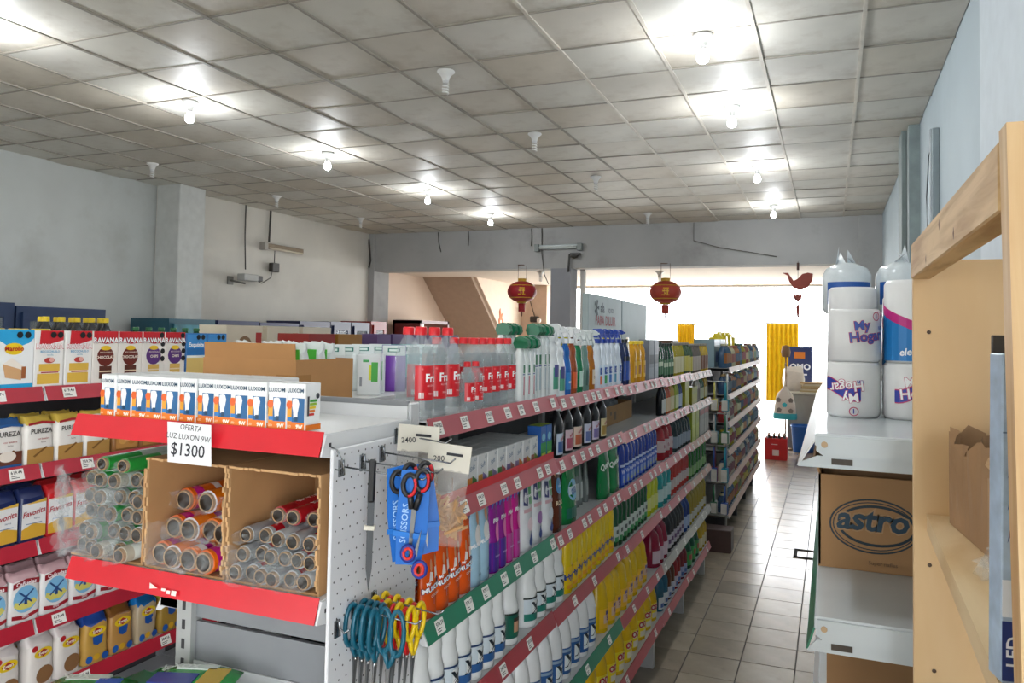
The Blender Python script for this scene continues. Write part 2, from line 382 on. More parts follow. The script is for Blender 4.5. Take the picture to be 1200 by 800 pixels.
for s in range(1, 7):
    for k in range(NB):
        y0 = GY0+k*BAY; z = gz(s, y0+.1)
        rm = [ROSE, ROSE, ROSE, ROSE, TAN_GLARE][k]
        if s in (4, 5) and k < 2: rm = REDD
        if (s == 3 and k == 0) or (s == 5 and k == 1): rm = GRN
        if s == 6: rm = ROSE
        if s == 5 and k > 2: rm = mat('#a8a49a', .35, var=.08, coat=.2)
        nt_ = [7, 8, 6, 5, 5][k] if s < 4 else (3 if s < 6 else 2)
        sh = shelf_unit(gon, y0, y0+BAY, GX0, GXC+.02, z, rm, 1, nt_, rng, lip=(.02, .95) if (s == 2 and k == 0) else None)
        gl(sh)
for s, z in ((1, 1.692), (2, 1.42), (3, 1.15), (4, .88), (5, .55), (6, .29)):
    for k in range(NB):
        y0 = GY0+k*BAY
        gl(shelf_unit(gon, y0, y0+BAY, -1.76, GXC-.02, z, REDD, -1, 0))
# header board on the gondola's spine
hb = thing('header_board', 'tall grey advertising board with printed detergent bottle standing on the gondola spine', 'sign', (GXC, 4.40, 1.735))
bm_ = mat('#8f9c9c', .4, var=.04)
for k, (a, b) in enumerate(((0, .78), (.80, 1.56))):
    obj('panel', MB().cbox(-.02, .02, a, b, 0, .425-.005*k, .004).done('panel', bm_), hb)
mb = MB()
x = .0215
mb.text('ala', .085, .30, .345, 0, y=x, face='+x', bold=.03); mb.text('LIQUIDO', .038, .50, .335, 0, y=x, face='+x', bold=.02)
mb.text('PARA DILUIR', .082, .38, .265, 1, y=x, face='+x', bold=.03, sx=1.0)
mb.prism([(.20, .02), (.55, .02), (.55, .12), (.20, .12)], x, x+.001, 'x', 2)
mb.prism([(.20, .06), (.55, .06), (.52, .15), (.22, .15)], x+.001, x+.002, 'x', 3); mb.prism([(.26, .15), (.48, .15), (.46, .20), (.28, .20)], x, x+.001, 'x', 2)
mb.prism([(.60+.075*math.cos(a*.524), .06+.075*math.sin(a*.524)) for a in range(12)], x+.001, x+.0025, 'x', 2); mb.prism([(.60+.06*math.cos(a*.524), .06+.06*math.sin(a*.524)) for a in range(12)], x+.002, x+.0032, 'x', 0)
mb.text('K', .06, .60, .06, 2, y=x+.004, face='+x', bold=.03)
for k in range(5):
    a = k*1.256; mb.prism([(.17, .345), (.17+.05*math.cos(a-.25), .345+.05*math.sin(a-.25)), (.17+.05*math.cos(a+.25), .345+.05*math.sin(a+.25))], x, x+.001, 'x', 0)
obj('print', fixn(mb.done('print', [flat('#23323a'), flat('#8c2f3a'), flat('#d9c21a'), flat('#2f9fb8')])), hb)
obj('foot', MB().box(-.05, .05, .05, .15, -.015, 0).box(-.05, .05, 1.4, 1.5, -.015, 0).done('foot', whd), hb)

# ---- end cap in front of the gondola
EX0, EX1, EY0, EY1 = -1.60, -.925, 1.275, 1.63
ec = thing('end_cap_shelving', 'white end cap display with red fronted shelves and pegboard side at the gondola head', 'shelving', (-1.26, 1.45, 0))
def el(o): o.location = (o.location.x+1.26, o.location.y-1.45, o.location.z); return o
el(obj('back_panel', MB().box(EX0+.03, EX1-.005, EY1-.012, EY1, .1, 1.13).box(EX0+.03, EX1-.005, EY1-.012, EY1, 1.14, 1.74).done('b', mat('#8d8f92', .5, var=.04)), ec))
post = MB().box(-.025, .025, -.02, .02, 0, 1.735)
for k in range(34): post.box(-.005, .005, -.0215, -.0195, .06+k*.05, .085+k*.05, 1)
pm = post.done('upright', [mat('#b3b4b2', .4, var=.04), flat('#3b3b3d')])
el(obj('upright', pm, ec, (EX0+.02, EY1-.01, 0)))
el(obj('upright', MB().cbox(-.022, .022, -.022, .022, 0, 1.735, .003).box(.0215, .0228, -.008, -.002, 1.62, 1.70, 0).done('u', whm), ec, (-.945, 1.645, 0)))
# pegboard
pg = el(obj('pegboard', MB().cbox(-.915, -.907, 1.292, 1.622, .05, 1.668, .002).done('pegboard', mat('#dfe0e3', .4, var=.03, scale=4)), ec))
mb = MB()
for j in range(64):
    for i in range(13):
        y, z = 1.305+i*.0254+(.0127 if j % 2 else 0), 1.655-j*.0254*.98
        if z < .1 or y > 1.615: continue
        pts = [(-.9064, y+.0024*math.cos(a*1.047), z+.0024*math.sin(a*1.047)) for a in range(6)]; mb.poly(pts)
tag(obj('peg_holes', mb.done('holes', flat('#3c3a3d')), pg, (0, 0, 0)), kind='stuff')
def cap_shelf(z, depth0, railm, y1=EY1-.015, marks=None, x0=EX0, x1=EX1, sl=.012, rh=.043):
    sh = el(obj('shelf', MB().box(x0, x1, depth0+.012, y1, z-.025, z).done('shelf', whm), ec))
    obj('back_lip', MB().box(x0, x1, y1-.004, y1, z, z+.03).done('lip', whm), sh)
    for xx in (x0-.004, x1):
        pts = [(y1, z-.002), (depth0+.013, z-.002), (depth0-.002, z-rh), (depth0+.06, z-rh-.012), (y1, z-.062)]
        br = obj('bracket', fixn(MB().prism(pts, xx, xx+.004, 'x').done('bracket', whm)), sh)
    mb = MB().box(x1+.0039, x1+.0046, depth0+.022, depth0+.029, z-.026, z-.018).box(x1+.0039, x1+.0046, depth0+.04, depth0+.06, z-.044, z-.034)
    obj('slot', mb.done('slot', flat('#2d2d2f')), sh)
    obj('price_rail', fixn(MB().prism([(depth0+.012, z+.004), (depth0-sl+.012-.004, z-rh), (depth0-sl+.011, z-rh), (depth0+.0145, z+.004)], x0-.012, x1-.002, 'x').done('price_rail', railm)), sh)
    if marks: obj('scuff', fixn(marks.done('scuff', flat('#e9d9d2'))), sh)
    return sh
EC1, EC2, EC3 = 1.698, 1.373, 1.0
mk = MB()
for (u, v, w, h) in ((-1.395, 1.671, .010, .012), (-1.372, 1.668, .007, .008), (-1.352, 1.667, .006, .012)): mk.box(u, u+w, 1.268, 1.2785, v-h/2, v+h/2)
cap_shelf(EC1, EY0, mat('#d3202c', .38, var=.04), marks=None)
mk = MB().add([(-1.352, 1.2692, 1.356), (-1.33, 1.2692, 1.347), (-1.352, 1.2688, 1.343)], [(0, 1, 2)])
for (u, v, w, h) in ((-1.318, 1.3465, .012, .005), (-1.303, 1.343, .01, .007), (-1.29, 1.343, .014, .010)): mk.quad((u, 1.2674, v-h/2), (u+w, 1.2674, v-h/2), (u+w, 1.2690, v+h/2), (u, 1.2690, v+h/2))
cap_shelf(EC2, EY0, mat('#d3202c', .38, var=.04), marks=mk)
cap_shelf(EC3, EY0-.05, RED, x0=-1.60)
cap_shelf(.45, EY0-.05, RED)
cap_shelf(.14, EY0-.05, RED)
# wire prong hooks on the pegboard
hook_m = mat('#8f9296', .25, metal=.9, var=.05)
def hook(y, z, L, drop=.01, n=''):
    mb = MB().tube([(0, 0, .014), (.006, 0, .012), (.008, 0, -.016)], .0026).box(0, .003, -.009, .009, -.02, .014)
    mb.tube([(.004, 0, 0), (L*.5, 0, -drop*.5), (L-.012, 0, -drop), (L, 0, -drop+.010)], .0019)
    return el(obj('hook', mb.done('hook', hook_m), ec, (-.9065, y, z)))
for y, z, L in ((1.318, 1.632, .20), (1.394, 1.632, .19), (1.470, 1.640, .18), (1.53, 1.672, .14), (1.318, 1.315, .03)): hook(y, z, L)
hook(1.375, 1.335, .16, .010); hook(1.452, 1.333, .17, .012)
# wire loop at the shelf end
el(obj('wire_loop', MB().tube([(-.918, 1.30, 1.672), (-.905, 1.30, 1.668), (-.893, 1.30, 1.65), (-.890, 1.30, 1.635), (-.90, 1.30, 1.628), (-.915, 1.30, 1.63)], .0018).done('w', hook_m), ec))

# ---- shelving of baking goods on the far side of the left aisle (front towards +x)
LX = -2.5
LZ = [1.69, 1.427, 1.167, .90, .655, .36]
lg = thing('baking_shelving', 'shelving with red price rails and dark back panel holding cake mixes and flour', 'shelving', (LX-.45, .9, 0))
def ll(o): o.location = (o.location.x-(LX-.45), o.location.y-.9, o.location.z); return o
LT = [tag_mesh(.05, .036, 50+k) for k in range(3)]
for k in range(8):
    y0 = .9+k*.97
    ll(obj('back_panel', MB().box(LX-.47, LX-.45, y0+.01, y0+.96, .1, 1.72).done('bp', mat('#4a474a', .6, var=.1)), lg))
    ll(obj('upright', MB().box(LX-.485, LX-.435, y0-.02, y0+.02, 0, 1.74).done('u', grey), lg))
    for i, z in enumerate(LZ):
        ll(shelf_unit(lg, y0, y0+.97, LX, LX-.44, z, mat('#b32336', .35, var=.05, coat=.2), 1, (3 if k < 3 else 0), random.Random(i*9+k), tagset=LT))
        if i == 0: ll(shelf_unit(lg, y0, y0+.97, LX-.94, LX-.48, z, REDD, -1, 0))
    ll(obj('foot', MB().box(LX-.9, LX-.05, y0-.02, y0+.02, 0, .2).done('foot', dkm), lg))

# ---- shelving with toilet paper at the right of the aisle
RXF, RY0 = -.03, 1.30
rg = thing('paper_shelving', 'pale grey metal shelving holding toilet paper and an open carton beside the plywood rack', 'shelving', (.2, 1.3, 0))
def rl(o): o.location = (o.location.x-.2, o.location.y-1.3, o.location.z); return o
rwm = mat('#c3ccd1', .3, var=.03)
for z, rm in ((1.757, whm), (1.477, GRN), (1.19, whm), (.85, whm), (.5, whm), (.18, whm)):
    xo = RXF-.018 if z > 1.7 else RXF-.004
    for k in range(2):
        y0, y1 = RY0+k*.95, RY0+k*.95+.948
        sh = rl(obj('shelf', MB().cbox(RXF+.008, .44, y0, y1, z-.02, z, .002).done('s', mat('#cfd6da', .22, var=.03)), rg))
        pl_ = [(RXF+.012, z-.003), (.44, z-.003), (.44, z-.034), (RXF+.022, z-.034), (RXF+.010, z-.026)]
        b = obj('bracket', fixn(MB().prism(pl_, y0-.006, y0, 'y').done('b', rwm)), sh)
        obj('lower_bracket', fixn(MB().prism([(RXF+.012, z-.034), (.44, z-.034), (.44, z-.052), (xo+.002, z-.052), (xo+.006, z-.045)], y0-.002, y0+.002, 'y').done('b', rwm)), sh)
        obj('rivet', MB().lathe([(.005, 0), (.0045, .001)], 10).done('r', mat('#b79d7c', .4, metal=.3)), b, (RXF+.022, y0-.006, z-.016), (math.pi/2, 0, 0))
        obj('slot', MB().box(RXF+.032, RXF+.062, y0-.0032, y0-.0022, z-.046, z-.037).done('r', flat('#3b3228')), sh)
        a, b2 = (RXF+.012, z-.002), (xo, z-.052)
        obj('price_rail', fixn(MB().prism([a, b2, (b2[0]+.003, b2[1]), (a[0]+.003, a[1])], y0+.004, y1-.004, 'y').done('rail', rm)), sh)
for k in range(3): rl(obj('upright', MB().box(.43, .47, -.02, .02, 0, 1.82).done('u', whd), rg, (0, RY0+.03+k*.93, 0)))
rl(obj('back_panel', MB().box(.445, .455, RY0, RY0+1.9, .1, 1.80).done('u', grey), rg))

# ---- raw plywood and timber rack close on the right
wr = thing('timber_rack', 'unpainted timber rack with plywood end panel, bare post and sloping-grain shelf', 'rack', (.104, .6, 0))
ply = wood('#dcc096', '#cda878', (2.2, 2.2, .5)); tim = wood('#cfae7c', '#a9824f', (26, 2.2, 26)); timv = wood('#d8bb8e', '#c09765', (24, 24, 1.6)); timx = wood('#dcc39a', '#c6a473', (5, 1.3, 5))
def wl(o): o.location = (o.location.x-.104, o.location.y-.6, o.location.z); return o
wl(obj('end_panel', MB().cbox(.106, .56, 1.20, 1.216, 0, 2.014, .001).done('p', ply), wr))
wl(obj('top_rail', MB().cbox(.1035, .128, .598, 1.20, 1.988, 2.036, .0015).done('p', tim), wr))
wl(obj('top_rail', MB().cbox(.535, .56, .598, 1.20, 1.988, 2.036, .0015).done('p', tim), wr))
wl(obj('post', fixn(MB().prism([(.104, 2.042), (.165, 2.042), (.18, 0), (.140, 0)], .573, .597, 'y').done('p', timv)), wr))
wl(obj('post', MB().cbox(.50, .56, .573, .597, 0, 2.042, .0015).done('p', timv), wr))
for z in (1.668, 1.25, .8, .35): wl(obj('shelf', fixn(MB().prism([(.1065, .598), (.55, .598), (.55, 1.199), (.1215, 1.199)], z-.022, z, 'z').done('p', timx)), wr))
for (x, z) in ((.155, 1.915), (.155, 1.60), (.16, 1.46)): wl(obj('knot', MB().lathe([(.0028, 0), (.0015, .0005), (0, .0005)], 10).done('k', flat('#4b3624')), wr, (x-.03, 1.199, z), (math.pi/2, 0, 0)))
wl(obj('knot', MB().lathe([(.004, 0), (.0025, .0005), (0, .0005)], 10).done('k', flat('#3d2a1e')), wr, (.121, .5726, 2.016), (math.pi/2, 0, 0)))
for (x, y, z) in ((.1034, .80, 2.0), (.1034, 1.02, 1.998), (.1034, .9, 2.022)): wl(obj('knot', MB().lathe([(.006, 0), (.0, .0006)], 10, sy=.5).done('k', flat('#6f4a2a')), wr, (x, y, z), (0, -math.pi/2, 0)))
# ================================================================ PRODUCT KINDS
def rect(u0, v0, u1, v1): return [(u0, v0), (u1, v0), (u1, v1), (u0, v1)]
def ell(cx, cy, rx, ry, n=14): return [(cx+rx*math.cos(2*math.pi*k/n), cy+ry*math.sin(2*math.pi*k/n)) for k in range(n)]
def decals(mb, ds, texts, y, mats, surf=None, base=0):
    """flat print: polygons (pts, colour) then words (text, size, x, z, colour, opts) on the front plane"""
    def mi(h):
        m = flat(h, .4)
        if m not in mats: mats.append(m)
        return mats.index(m)
    e = .0004
    for pts, h in ds:
        if surf:
            mb.poly([(a, surf(a, b)-e, b) for a, b in pts], mi(h))
        else: mb.poly([(a, y-e, b) for a, b in pts], mi(h))
        e += .0003
    for t in texts:
        s, sz, x, z, h = t[:5]; o = t[5] if len(t) > 5 else {}
        if surf: mb.text(s, sz, x, z, mi(h), surf=lambda a, b, e=e: surf(a, b)-e, **o)
        else: mb.text(s, sz, x, z, mi(h), y=y-e, **o)
        e += .0004
def boxp(name, cat, w, d, h, base, ds=(), texts=(), side=None, top=None, chamf=.0015, sideds=(), rough=.35):
    mats = [mat(base, rough, var=.02)]; mb = MB().cbox(-w/2, w/2, -d/2, d/2, 0, h, chamf)
    body = mb.done('carton', mats); parts = [('carton', body, None)]
    mats = []; mb = MB(); decals(mb, ds, texts, -d/2, mats)
    if sideds:
        e = .0004
        for pts, hh in sideds:
            m = flat(hh, .4)
            if m not in mats: mats.append(m)
            mb.poly([(w/2+e, a, b) for a, b in pts], mats.index(m)); e += .0003
    if top:
        m = flat(top, .4)
        if m not in mats: mats.append(m)
        mb.poly([(-w/2+.001, -d/2+.001, h+.0005), (w/2-.001, -d/2+.001, h+.0005), (w/2-.001, d/2-.001, h+.0005), (-w/2+.001, d/2-.001, h+.0005)], mats.index(m))
    if mb.v: parts.append(('print', mb.done('print', mats), None))
    return Proto(name, cat, parts)
PROF = {
 'pet': [(.0, .004), (.7, 0), (.93, .006), (1, .03), (1, .10), (.95, .115), (1, .13), (1, .60), (.95, .62), (1, .64), (.99, .70), (.86, .79), (.58, .87), (.36, .92), (.35, .955)],
 'bleach': [(.9, 0), (1, .012), (1, .06), (.97, .075), (.97, .42), (1.0, .44), (1.0, .50), (.93, .53), (.84, .60), (.82, .66), (.86, .73), (.80, .82), (.58, .89), (.42, .925), (.42, .94)],
 'det': [(.88, 0), (1, .02), (1, .30), (.93, .42), (.93, .55), (.98, .66), (.86, .77), (.55, .85), (.38, .88), (.38, .92)],
 'slim': [(.9, 0), (1, .015), (1, .58), (.9, .68), (.6, .78), (.42, .84), (.40, .90)],
 'jug': [(.92, 0), (1, .015), (1, .52), (.96, .60), (.82, .74), (.6, .85), (.42, .90), (.40, .93)],
 'round': [(.9, 0), (1, .02), (1, .48), (.88, .6), (.82, .72), (.66, .80), (.4, .86), (.36, .92)],
 'spray': [(.92, 0), (1, .015), (1, .40), (.9, .48), (.72, .56), (.70, .60), (.74, .62), (.70, .64), (.74, .66), (.66, .70), (.42, .76), (.38, .80)],
 'tall': [(.92, 0), (1, .01), (1, .62), (.92, .70), (.9, .78), (.6, .82), (.5, .84)],
}
def capm(h): return mat(h, .35, var=.02)
def bottle(name, cat, prof, H, R, body, cap, capr=.4, caph=.06, label=None, words=(), extra=(), sy=1., n=14, liquid=None, p=2., handle=False, rough=.25, alpha=1., capshape=None):
    P = PROF[prof]; pts = [(r*R, z*H) for r, z in P]
    bm = body if not isinstance(body, str) else (mat(body, rough, var=.03) if alpha >= 1 else clear(body, alpha, rough*.4))
    mb = MB().lathe(pts, n, sy=sy, p=p)
    if handle:
        mb.tube([(-R*.55, 0, H*.80), (-R*.98, 0, H*.80), (-R*1.22, 0, H*.72), (-R*1.24, 0, H*.60), (-R*1.12, 0, H*.50), (-R*.9, 0, H*.46)], [R*.2]*6, 7)
    parts = [('body', mb.done('body', bm), None)]
    if liquid:
        lh, lc, la = liquid; q = [(r*.93, z) for r, z in pts if z < lh*H]; 
        parts.append(('liquid', MB().lathe([(0, .004)]+[(r, max(z, .005)) for r, z in q[1:]]+[(0, q[-1][1])], 10, sy=sy).done('liquid', clear(lc, la, .1)), None))
    zt = P[-1][1]*H
    cs = capshape or [(capr*R*1.15, -.004), (capr*R*1.15, caph*H*.75), (capr*R*1.0, caph*H), (0, caph*H)]
    parts.append(('cap', MB().lathe(cs, 12, z0=zt, sy=1).done('cap', capm(cap)), None))
    mats = []; mb = MB()
    def mi(h):
        m = flat(h, .35)
        if m not in mats: mats.append(m)
        return mats.index(m)
    rr = R*1.012
    for k, (z0, z1, a, h) in enumerate(([label] if label else [])+list(extra)):
        r_ = rr+k*.00045; mb.lathe([(r_, z0*H), (r_, z1*H)], 10, mi(h), a0=-a, a1=a, cap=False, sy=sy)
    rt = rr+.0004*(len(extra)+2)
    for t in words:
        s, sz, x, z, h = t[:5]; o = dict(t[5]) if len(t) > 5 else {}
        if sy != 1:
            f = lambda a, b, R=rt: -math.sqrt(max(1e-8, 1-min(.98, (a/R)**2)))*R*sy
            mb.text(s, sz, x, z*H, mi(h), surf=f, **o)
        else: mb.text(s, sz, x, z*H, mi(h), rad=rt, **o)
    if mb.v: parts.append(('label', mb.done('label', mats), None))
    return Proto(name, cat, parts)
def spray(name, H, R, body, head, alpha=1., label=None, words=(), extra=(), liquid=None, sy=.75):
    pr_ = bottle(name, 'spray bottle', 'spray', H*.96, R, body, head, capr=.42, caph=.06, label=label, words=words, extra=extra, liquid=liquid, alpha=alpha, sy=sy)
    z = H*.80
    hd = [(-.034, z+.030), (-.034, z+.044), (-.020, z+.052), (.016, z+.050), (.024, z+.034), (.012, z+.012), (-.006, z+.012), (-.008, z+.028)]
    lv = [(-.012, z+.03), (-.022, z+.006), (-.024, z-.012), (-.019, z-.012), (-.016, z+.004), (-.006, z+.024)]
    mb = MB().prism(hd, -.0085, .0085, 'x').prism(lv, -.005, .005, 'x').lathe([(.005, 0), (.005, .008)], 8, cy=-.038, z0=z+.033)
    pr_.parts.append(('trigger_head', fixn(mb.done('trigger_head', capm(head))), None))
    return pr_
def pouch(name, cat, w, h, t, base, ds=(), texts=(), top=None, n=7, m=9, rough=.22, hang=False):
    """stand-up sachet: bulging front and back, flat sealed top"""
    def th(u, v):
        b = (1-abs(2*u/w)**3); k = (1-(v/h)**2.2); return t/2*max(0, b)*max(0, k)+.0008
    vs, fs = [], []
    for sgn in (-1, 1):
        for j in range(m+1):
            for i in range(n+1):
                u, v = -w/2+w*i/n, h*j/m; vs.append((u, sgn*th(u, v), v))
    N = (n+1)*(m+1)
    for sgn in (0, 1):
        for j in range(m):
            for i in range(n):
                a = sgn*N+j*(n+1)+i; q = (a, a+1, a+n+2, a+n+1); fs.append(q if sgn == 0 else q[::-1])
    for j in range(m):
        a = j*(n+1); fs.append((a, a+n+1, N+a+n+1, N+a)); a += n; fs.append((a, N+a, N+a+n+1, a+n+1))
    for i in range(n): fs.append((i, N+i, N+i+1, i+1)); a = m*(n+1)+i; fs.append((a, a+1, N+a+1, N+a))
    mb = MB().add(vs, fs, 0, True); body = fixn(mb.done('sachet', mat(base, rough, var=.05, scale=25, bump=.15)))
    mats = []; mb = MB(); surf = lambda a, b: -th(max(-w/2, min(w/2, a)), max(0, min(h, b)))-.0012
    dd = []
    for pts, hx in ds:   # subdivide large areas so that the print follows the bulge
        if len(pts) == 4 and pts[0][1] == pts[1][1] and pts[2][1] == pts[3][1]:
            (a0, b0), (a1, _), (a2, b1), (a3, _) = pts
            for j in range(4):
                for i in range(4):
                    f = lambda s_, r_: ((a0+(a1-a0)*s_)*(1-r_)+(a3+(a2-a3)*s_)*r_, b0+(b1-b0)*r_)
                    dd.append(([f(i/4, j/4), f((i+1)/4, j/4), f((i+1)/4, (j+1)/4), f(i/4, (j+1)/4)], hx))
        else: dd.append((pts, hx))
    # keep one height per colour layer
    def mi(hh):
        q = flat(hh, .3)
        if q not in mats: mats.append(q)
        return mats.index(q)
    last = None; e = 0.
    for pts, hx in dd:
        if hx != last: e += .0004; last = hx
        mb.poly([(a, surf(a, b)-e, b) for a, b in pts], mi(hx))
    for tx in texts:
        s, sz, x, z, hx = tx[:5]; o = tx[5] if len(tx) > 5 else {}
        mb.text(s, sz, x, z, mi(hx), surf=lambda a, b, e=e: surf(a, b)-e-.0006, **o); e += .0005
    parts = [('sachet', body, None)]
    if mb.v: parts.append(('print', mb.done('print', mats), None))
    return Proto(name, cat, parts)
def bag(name, cat, w, d, h, base, ds=(), texts=(), topc=None, pinch=.5, crumple=.004, seed=0, parts_name='bag'):
    """filled paper or film bag with a folded or sealed top"""
    r = random.Random(seed); n = 16; rings = []
    lv = [(0, .94), (.03, 1), (.25, 1.02), (.5, 1.03), (.72, 1), (.84, .97), (.93, .9*pinch+.5*(1-pinch)), (1., pinch)]
    vs, fs = [], []
    for (t, k) in lv:
        for i in range(n):
            a = 2*math.pi*(i+.5)/n-math.pi; c, s_ = math.cos(a), math.sin(a)
            c = math.copysign(abs(c)**.4, c); s_ = math.copysign(abs(s_)**.4, s_)
            kd = k if t < .9 else k*(.35 if t == 1 else .7)
            vs.append((c*w/2*(k if t < .9 else 1-(1-k)*.3)+r.uniform(-1, 1)*crumple*.4, s_*d/2*kd+r.uniform(-1, 1)*crumple*.3, t*h+(r.uniform(-1, 1)*crumple if t > .8 else 0)))
    for j in range(len(lv)-1):
        for i in range(n): fs.append((j*n+i, j*n+(i+1) % n, (j+1)*n+(i+1) % n, (j+1)*n+i))
    fs += [tuple(range(n))[::-1], tuple((len(lv)-1)*n+i for i in range(n))]
    mb = MB(); mb.add(vs, fs[:-2-n*3], 0, True); mb2 = MB().add(vs, fs[-2-n*3:-2], 0, True).add(vs, fs[-2:], 0)
    allm = MB().add(vs, fs[:5*n], 0, True).add(vs, fs[5*n:7*n], 1 if topc else 0, True).add(vs, fs[7*n:], 1 if topc else 0)
    body = fixn(allm.done(parts_name, [mat(base, .35, var=.04, scale=14, bump=.1), mat(topc or base, .3, var=.08, scale=20, bump=.2)]))
    mats = []; mb = MB(); decals(mb, ds, texts, -d/2*1.045, mats)
    parts = [(parts_name, body, None)]
    if mb.v: parts.append(('print', mb.done('print', mats), None))
    return Proto(name, cat, parts)
# ================================================================ GOODS ON THE GONDOLA (front towards the aisle)
R5 = random.Random(11)
def row(pr_, s, y0, y1, n, half, label, group, rows=1, dx=.08, back=.0, name=None, jit=.10, z=None, scale=1., cat=None, labels=None):
    for k in range(n):
        y = y0+(y1-y0)*(k+.5)/n
        for q in range(rows):
            lab = label if n == 1 else nth(label+(' in the back row' if q else ''), k, 'the end cap')
            sc_ = (1, 1, .93) if any(abs(y-(GY0+b*BAY)) < .065 for b in range(1, NB)) and s > 1 else scale
            pr_.put((GX0-.020-half-back-q*dx+R5.uniform(-.003, .002), y, (gz(s, y-.07) if z is None else z)+.0006), RX+R5.uniform(-jit, jit), lab, group, name=name, scale=sc_, cat=cat)
# ---- shelf 1 (top)
REDC = '#d81e28'
def fra(H, R, nm):
    return bottle(nm, 'bottle', 'pet', H, R, '#cfdade', REDC, capr=.40, caph=.075, alpha=.2, rough=.2, label=(.22, .60, 62, '#d51f2b'),
        extra=[(.24, .33, 0, '#d51f2b')], words=[('Fra', R*.86, R*.22, .46, '#ffffff', dict(bold=.03)), ('900 ml', R*.20, R*.25, .29, '#f7c8c8'), ('ALCOHOL', R*.18, R*.25, .38, '#f7c8c8'), ('||||', R*.4, -R*.62, .28, '#f4f4f4', dict(bold=.05)), ('+', R*.4, -R*.55, .56, '#f08080')], liquid=(.80, '#b4c0c4', .16))
f1, f2, f3 = fra(.226, .034, 'alcohol_bottle'), fra(.200, .030, 'alcohol_bottle'), fra(.135, .023, 'alcohol_bottle')
for k, y in enumerate((1.722, 1.795, 1.87)):
    f1.put((-.955, y, gz(1, y)+.0006), RX-.35+R5.uniform(-.1, .1), nth('tall clear bottle with red cap and red label', k, 'the end cap'), 'tall clear red-capped bottles')
f1.put((-1.035, 1.80, gz(1, 1.74)+.0006), RX, 'tall clear bottle with red cap standing behind the front bottles', 'clear red-capped bottles of the second row')
for y in (1.965, 2.02): f3.put((-.94, y, gz(1, y)+.0006), RX-.3, 'small clear bottle with red cap and red label in front of larger ones', 'small clear red-capped bottles')
f2.put((-1.03, 1.95, gz(1, 1.9)+.0006), RX, 'mid sized clear bottle with red cap behind the small bottles', 'mid sized clear red-capped bottles in the second row')
for k in range(5):
    y = 2.06+k*.063
    f2.put((-.965, y, gz(1, y)+.0006), RX-.25, 'mid sized clear bottle with red cap in a row beside white bottles', 'mid sized clear red-capped bottles')
    f2.put((-1.04, y+.02, gz(1, y)+.0006), RX, 'mid sized clear bottle with red cap behind the small bottles', 'mid sized clear red-capped bottles in the second row')
def gel(H, R, acc):
    return bottle('toilet_cleaner', 'bottle', 'tall', H, R, '#e9efee', '#146a4a', sy=.62, p=2.6, capr=.6, caph=.05, label=(.12, .60, 40, '#dfe6e8'), extra=[(.10, .40, 9, acc), (.45, .58, 14, '#2d7a52'), (.42, .435, 22, '#2c3f86')],
        capshape=[(R*.62, -.004), (R*.72, .012), (R*.70, .034), (R*.45, .046), (0, .048)])
g1 = gel(.205, .026, '#c4566e'); g2 = gel(.258, .029, '#9fb6c0')
duck = MB().prism([(-.026, .0), (.012, .0), (.02, .016), (.014, .036), (-.006, .042), (-.03, .03), (-.034, .012)], -.013, .013, 'x').done('spout', capm('#0f6a47')); duck = fixn(duck)
def with_spout(pr_, z):
    me = duck.copy(); me.transform(Matrix.Translation((0, 0, z))); pr_.parts = [p for p in pr_.parts if p[0] != 'cap']+[('spout', me, None)]; return pr_
with_spout(g1, .205*.84); with_spout(g2, .258*.84)
row(g1, 1, 2.345, 2.485, 3, .022, 'short white toilet cleaner bottle with bent green spout', 'short green-spouted white bottles')
row(g2, 1, 2.485, 2.665, 4, .024, 'tall white toilet cleaner bottle with bent green spout', 'tall green-spouted white bottles', rows=1, back=.01)
row(g2, 1, 2.40, 2.56, 3, .024, 'tall white cleaner bottle with green spout in the second row', 'tall green-spouted white bottles behind', back=.09)
s1 = spray('trigger_spray', .262, .034, '#e8ecee', '#dfe3e6', label=(.08, .40, 45, '#4f9a80'), extra=[(.26, .44, 36, '#4b4a8c')])
row(s1, 1, 2.675, 2.82, 2, .03, 'white ribbed trigger spray with purple and green label', 'white ribbed trigger sprays')
s2 = spray('trigger_spray', .262, .032, '#1c63b4', '#e6e8ea', label=(.08, .34, 50, '#2f86cf'), words=[('azul', .018, 0, .2, '#ffffff')])
row(s2, 1, 2.825, 2.895, 1, .03, 'deep blue trigger spray with white head beside the ribbed sprays', None)
s3 = spray('trigger_spray', .262, .032, '#9a4a22', '#e6e8ea', label=(.08, .34, 50, '#e2632a'))
row(s3, 1, 2.90, 2.965, 1, .03, 'amber trigger spray with orange label and white head', None)
s4 = spray('trigger_spray', .252, .032, '#127a4c', '#cfd6d6', label=(.10, .36, 40, '#bfe0d2'), alpha=1)
row(s4, 1, 2.97, 3.06, 1, .03, 'bright green trigger spray with pale oval label', None)
s4b = spray('trigger_spray', .252, .030, '#6f8f86', '#cfd6d6', label=(.10, .36, 40, '#33584e'))
row(s4b, 1, 3.07, 3.14, 1, .03, 'grey green trigger spray beside the bright green one', None)
s5 = spray('trigger_spray', .252, .033, '#b06a14', '#cfd6d6', label=(.10, .36, 40, '#e9d9c0'), words=[('OK', .02, 0, .22, '#6a3a10')])
row(s5, 1, 3.15, 3.235, 1, .03, 'golden amber trigger spray with cream label', None)
cols = ['#e0622a', '#2f9a52', '#3a78c4', '#2f8fb4', '#3a66b4']
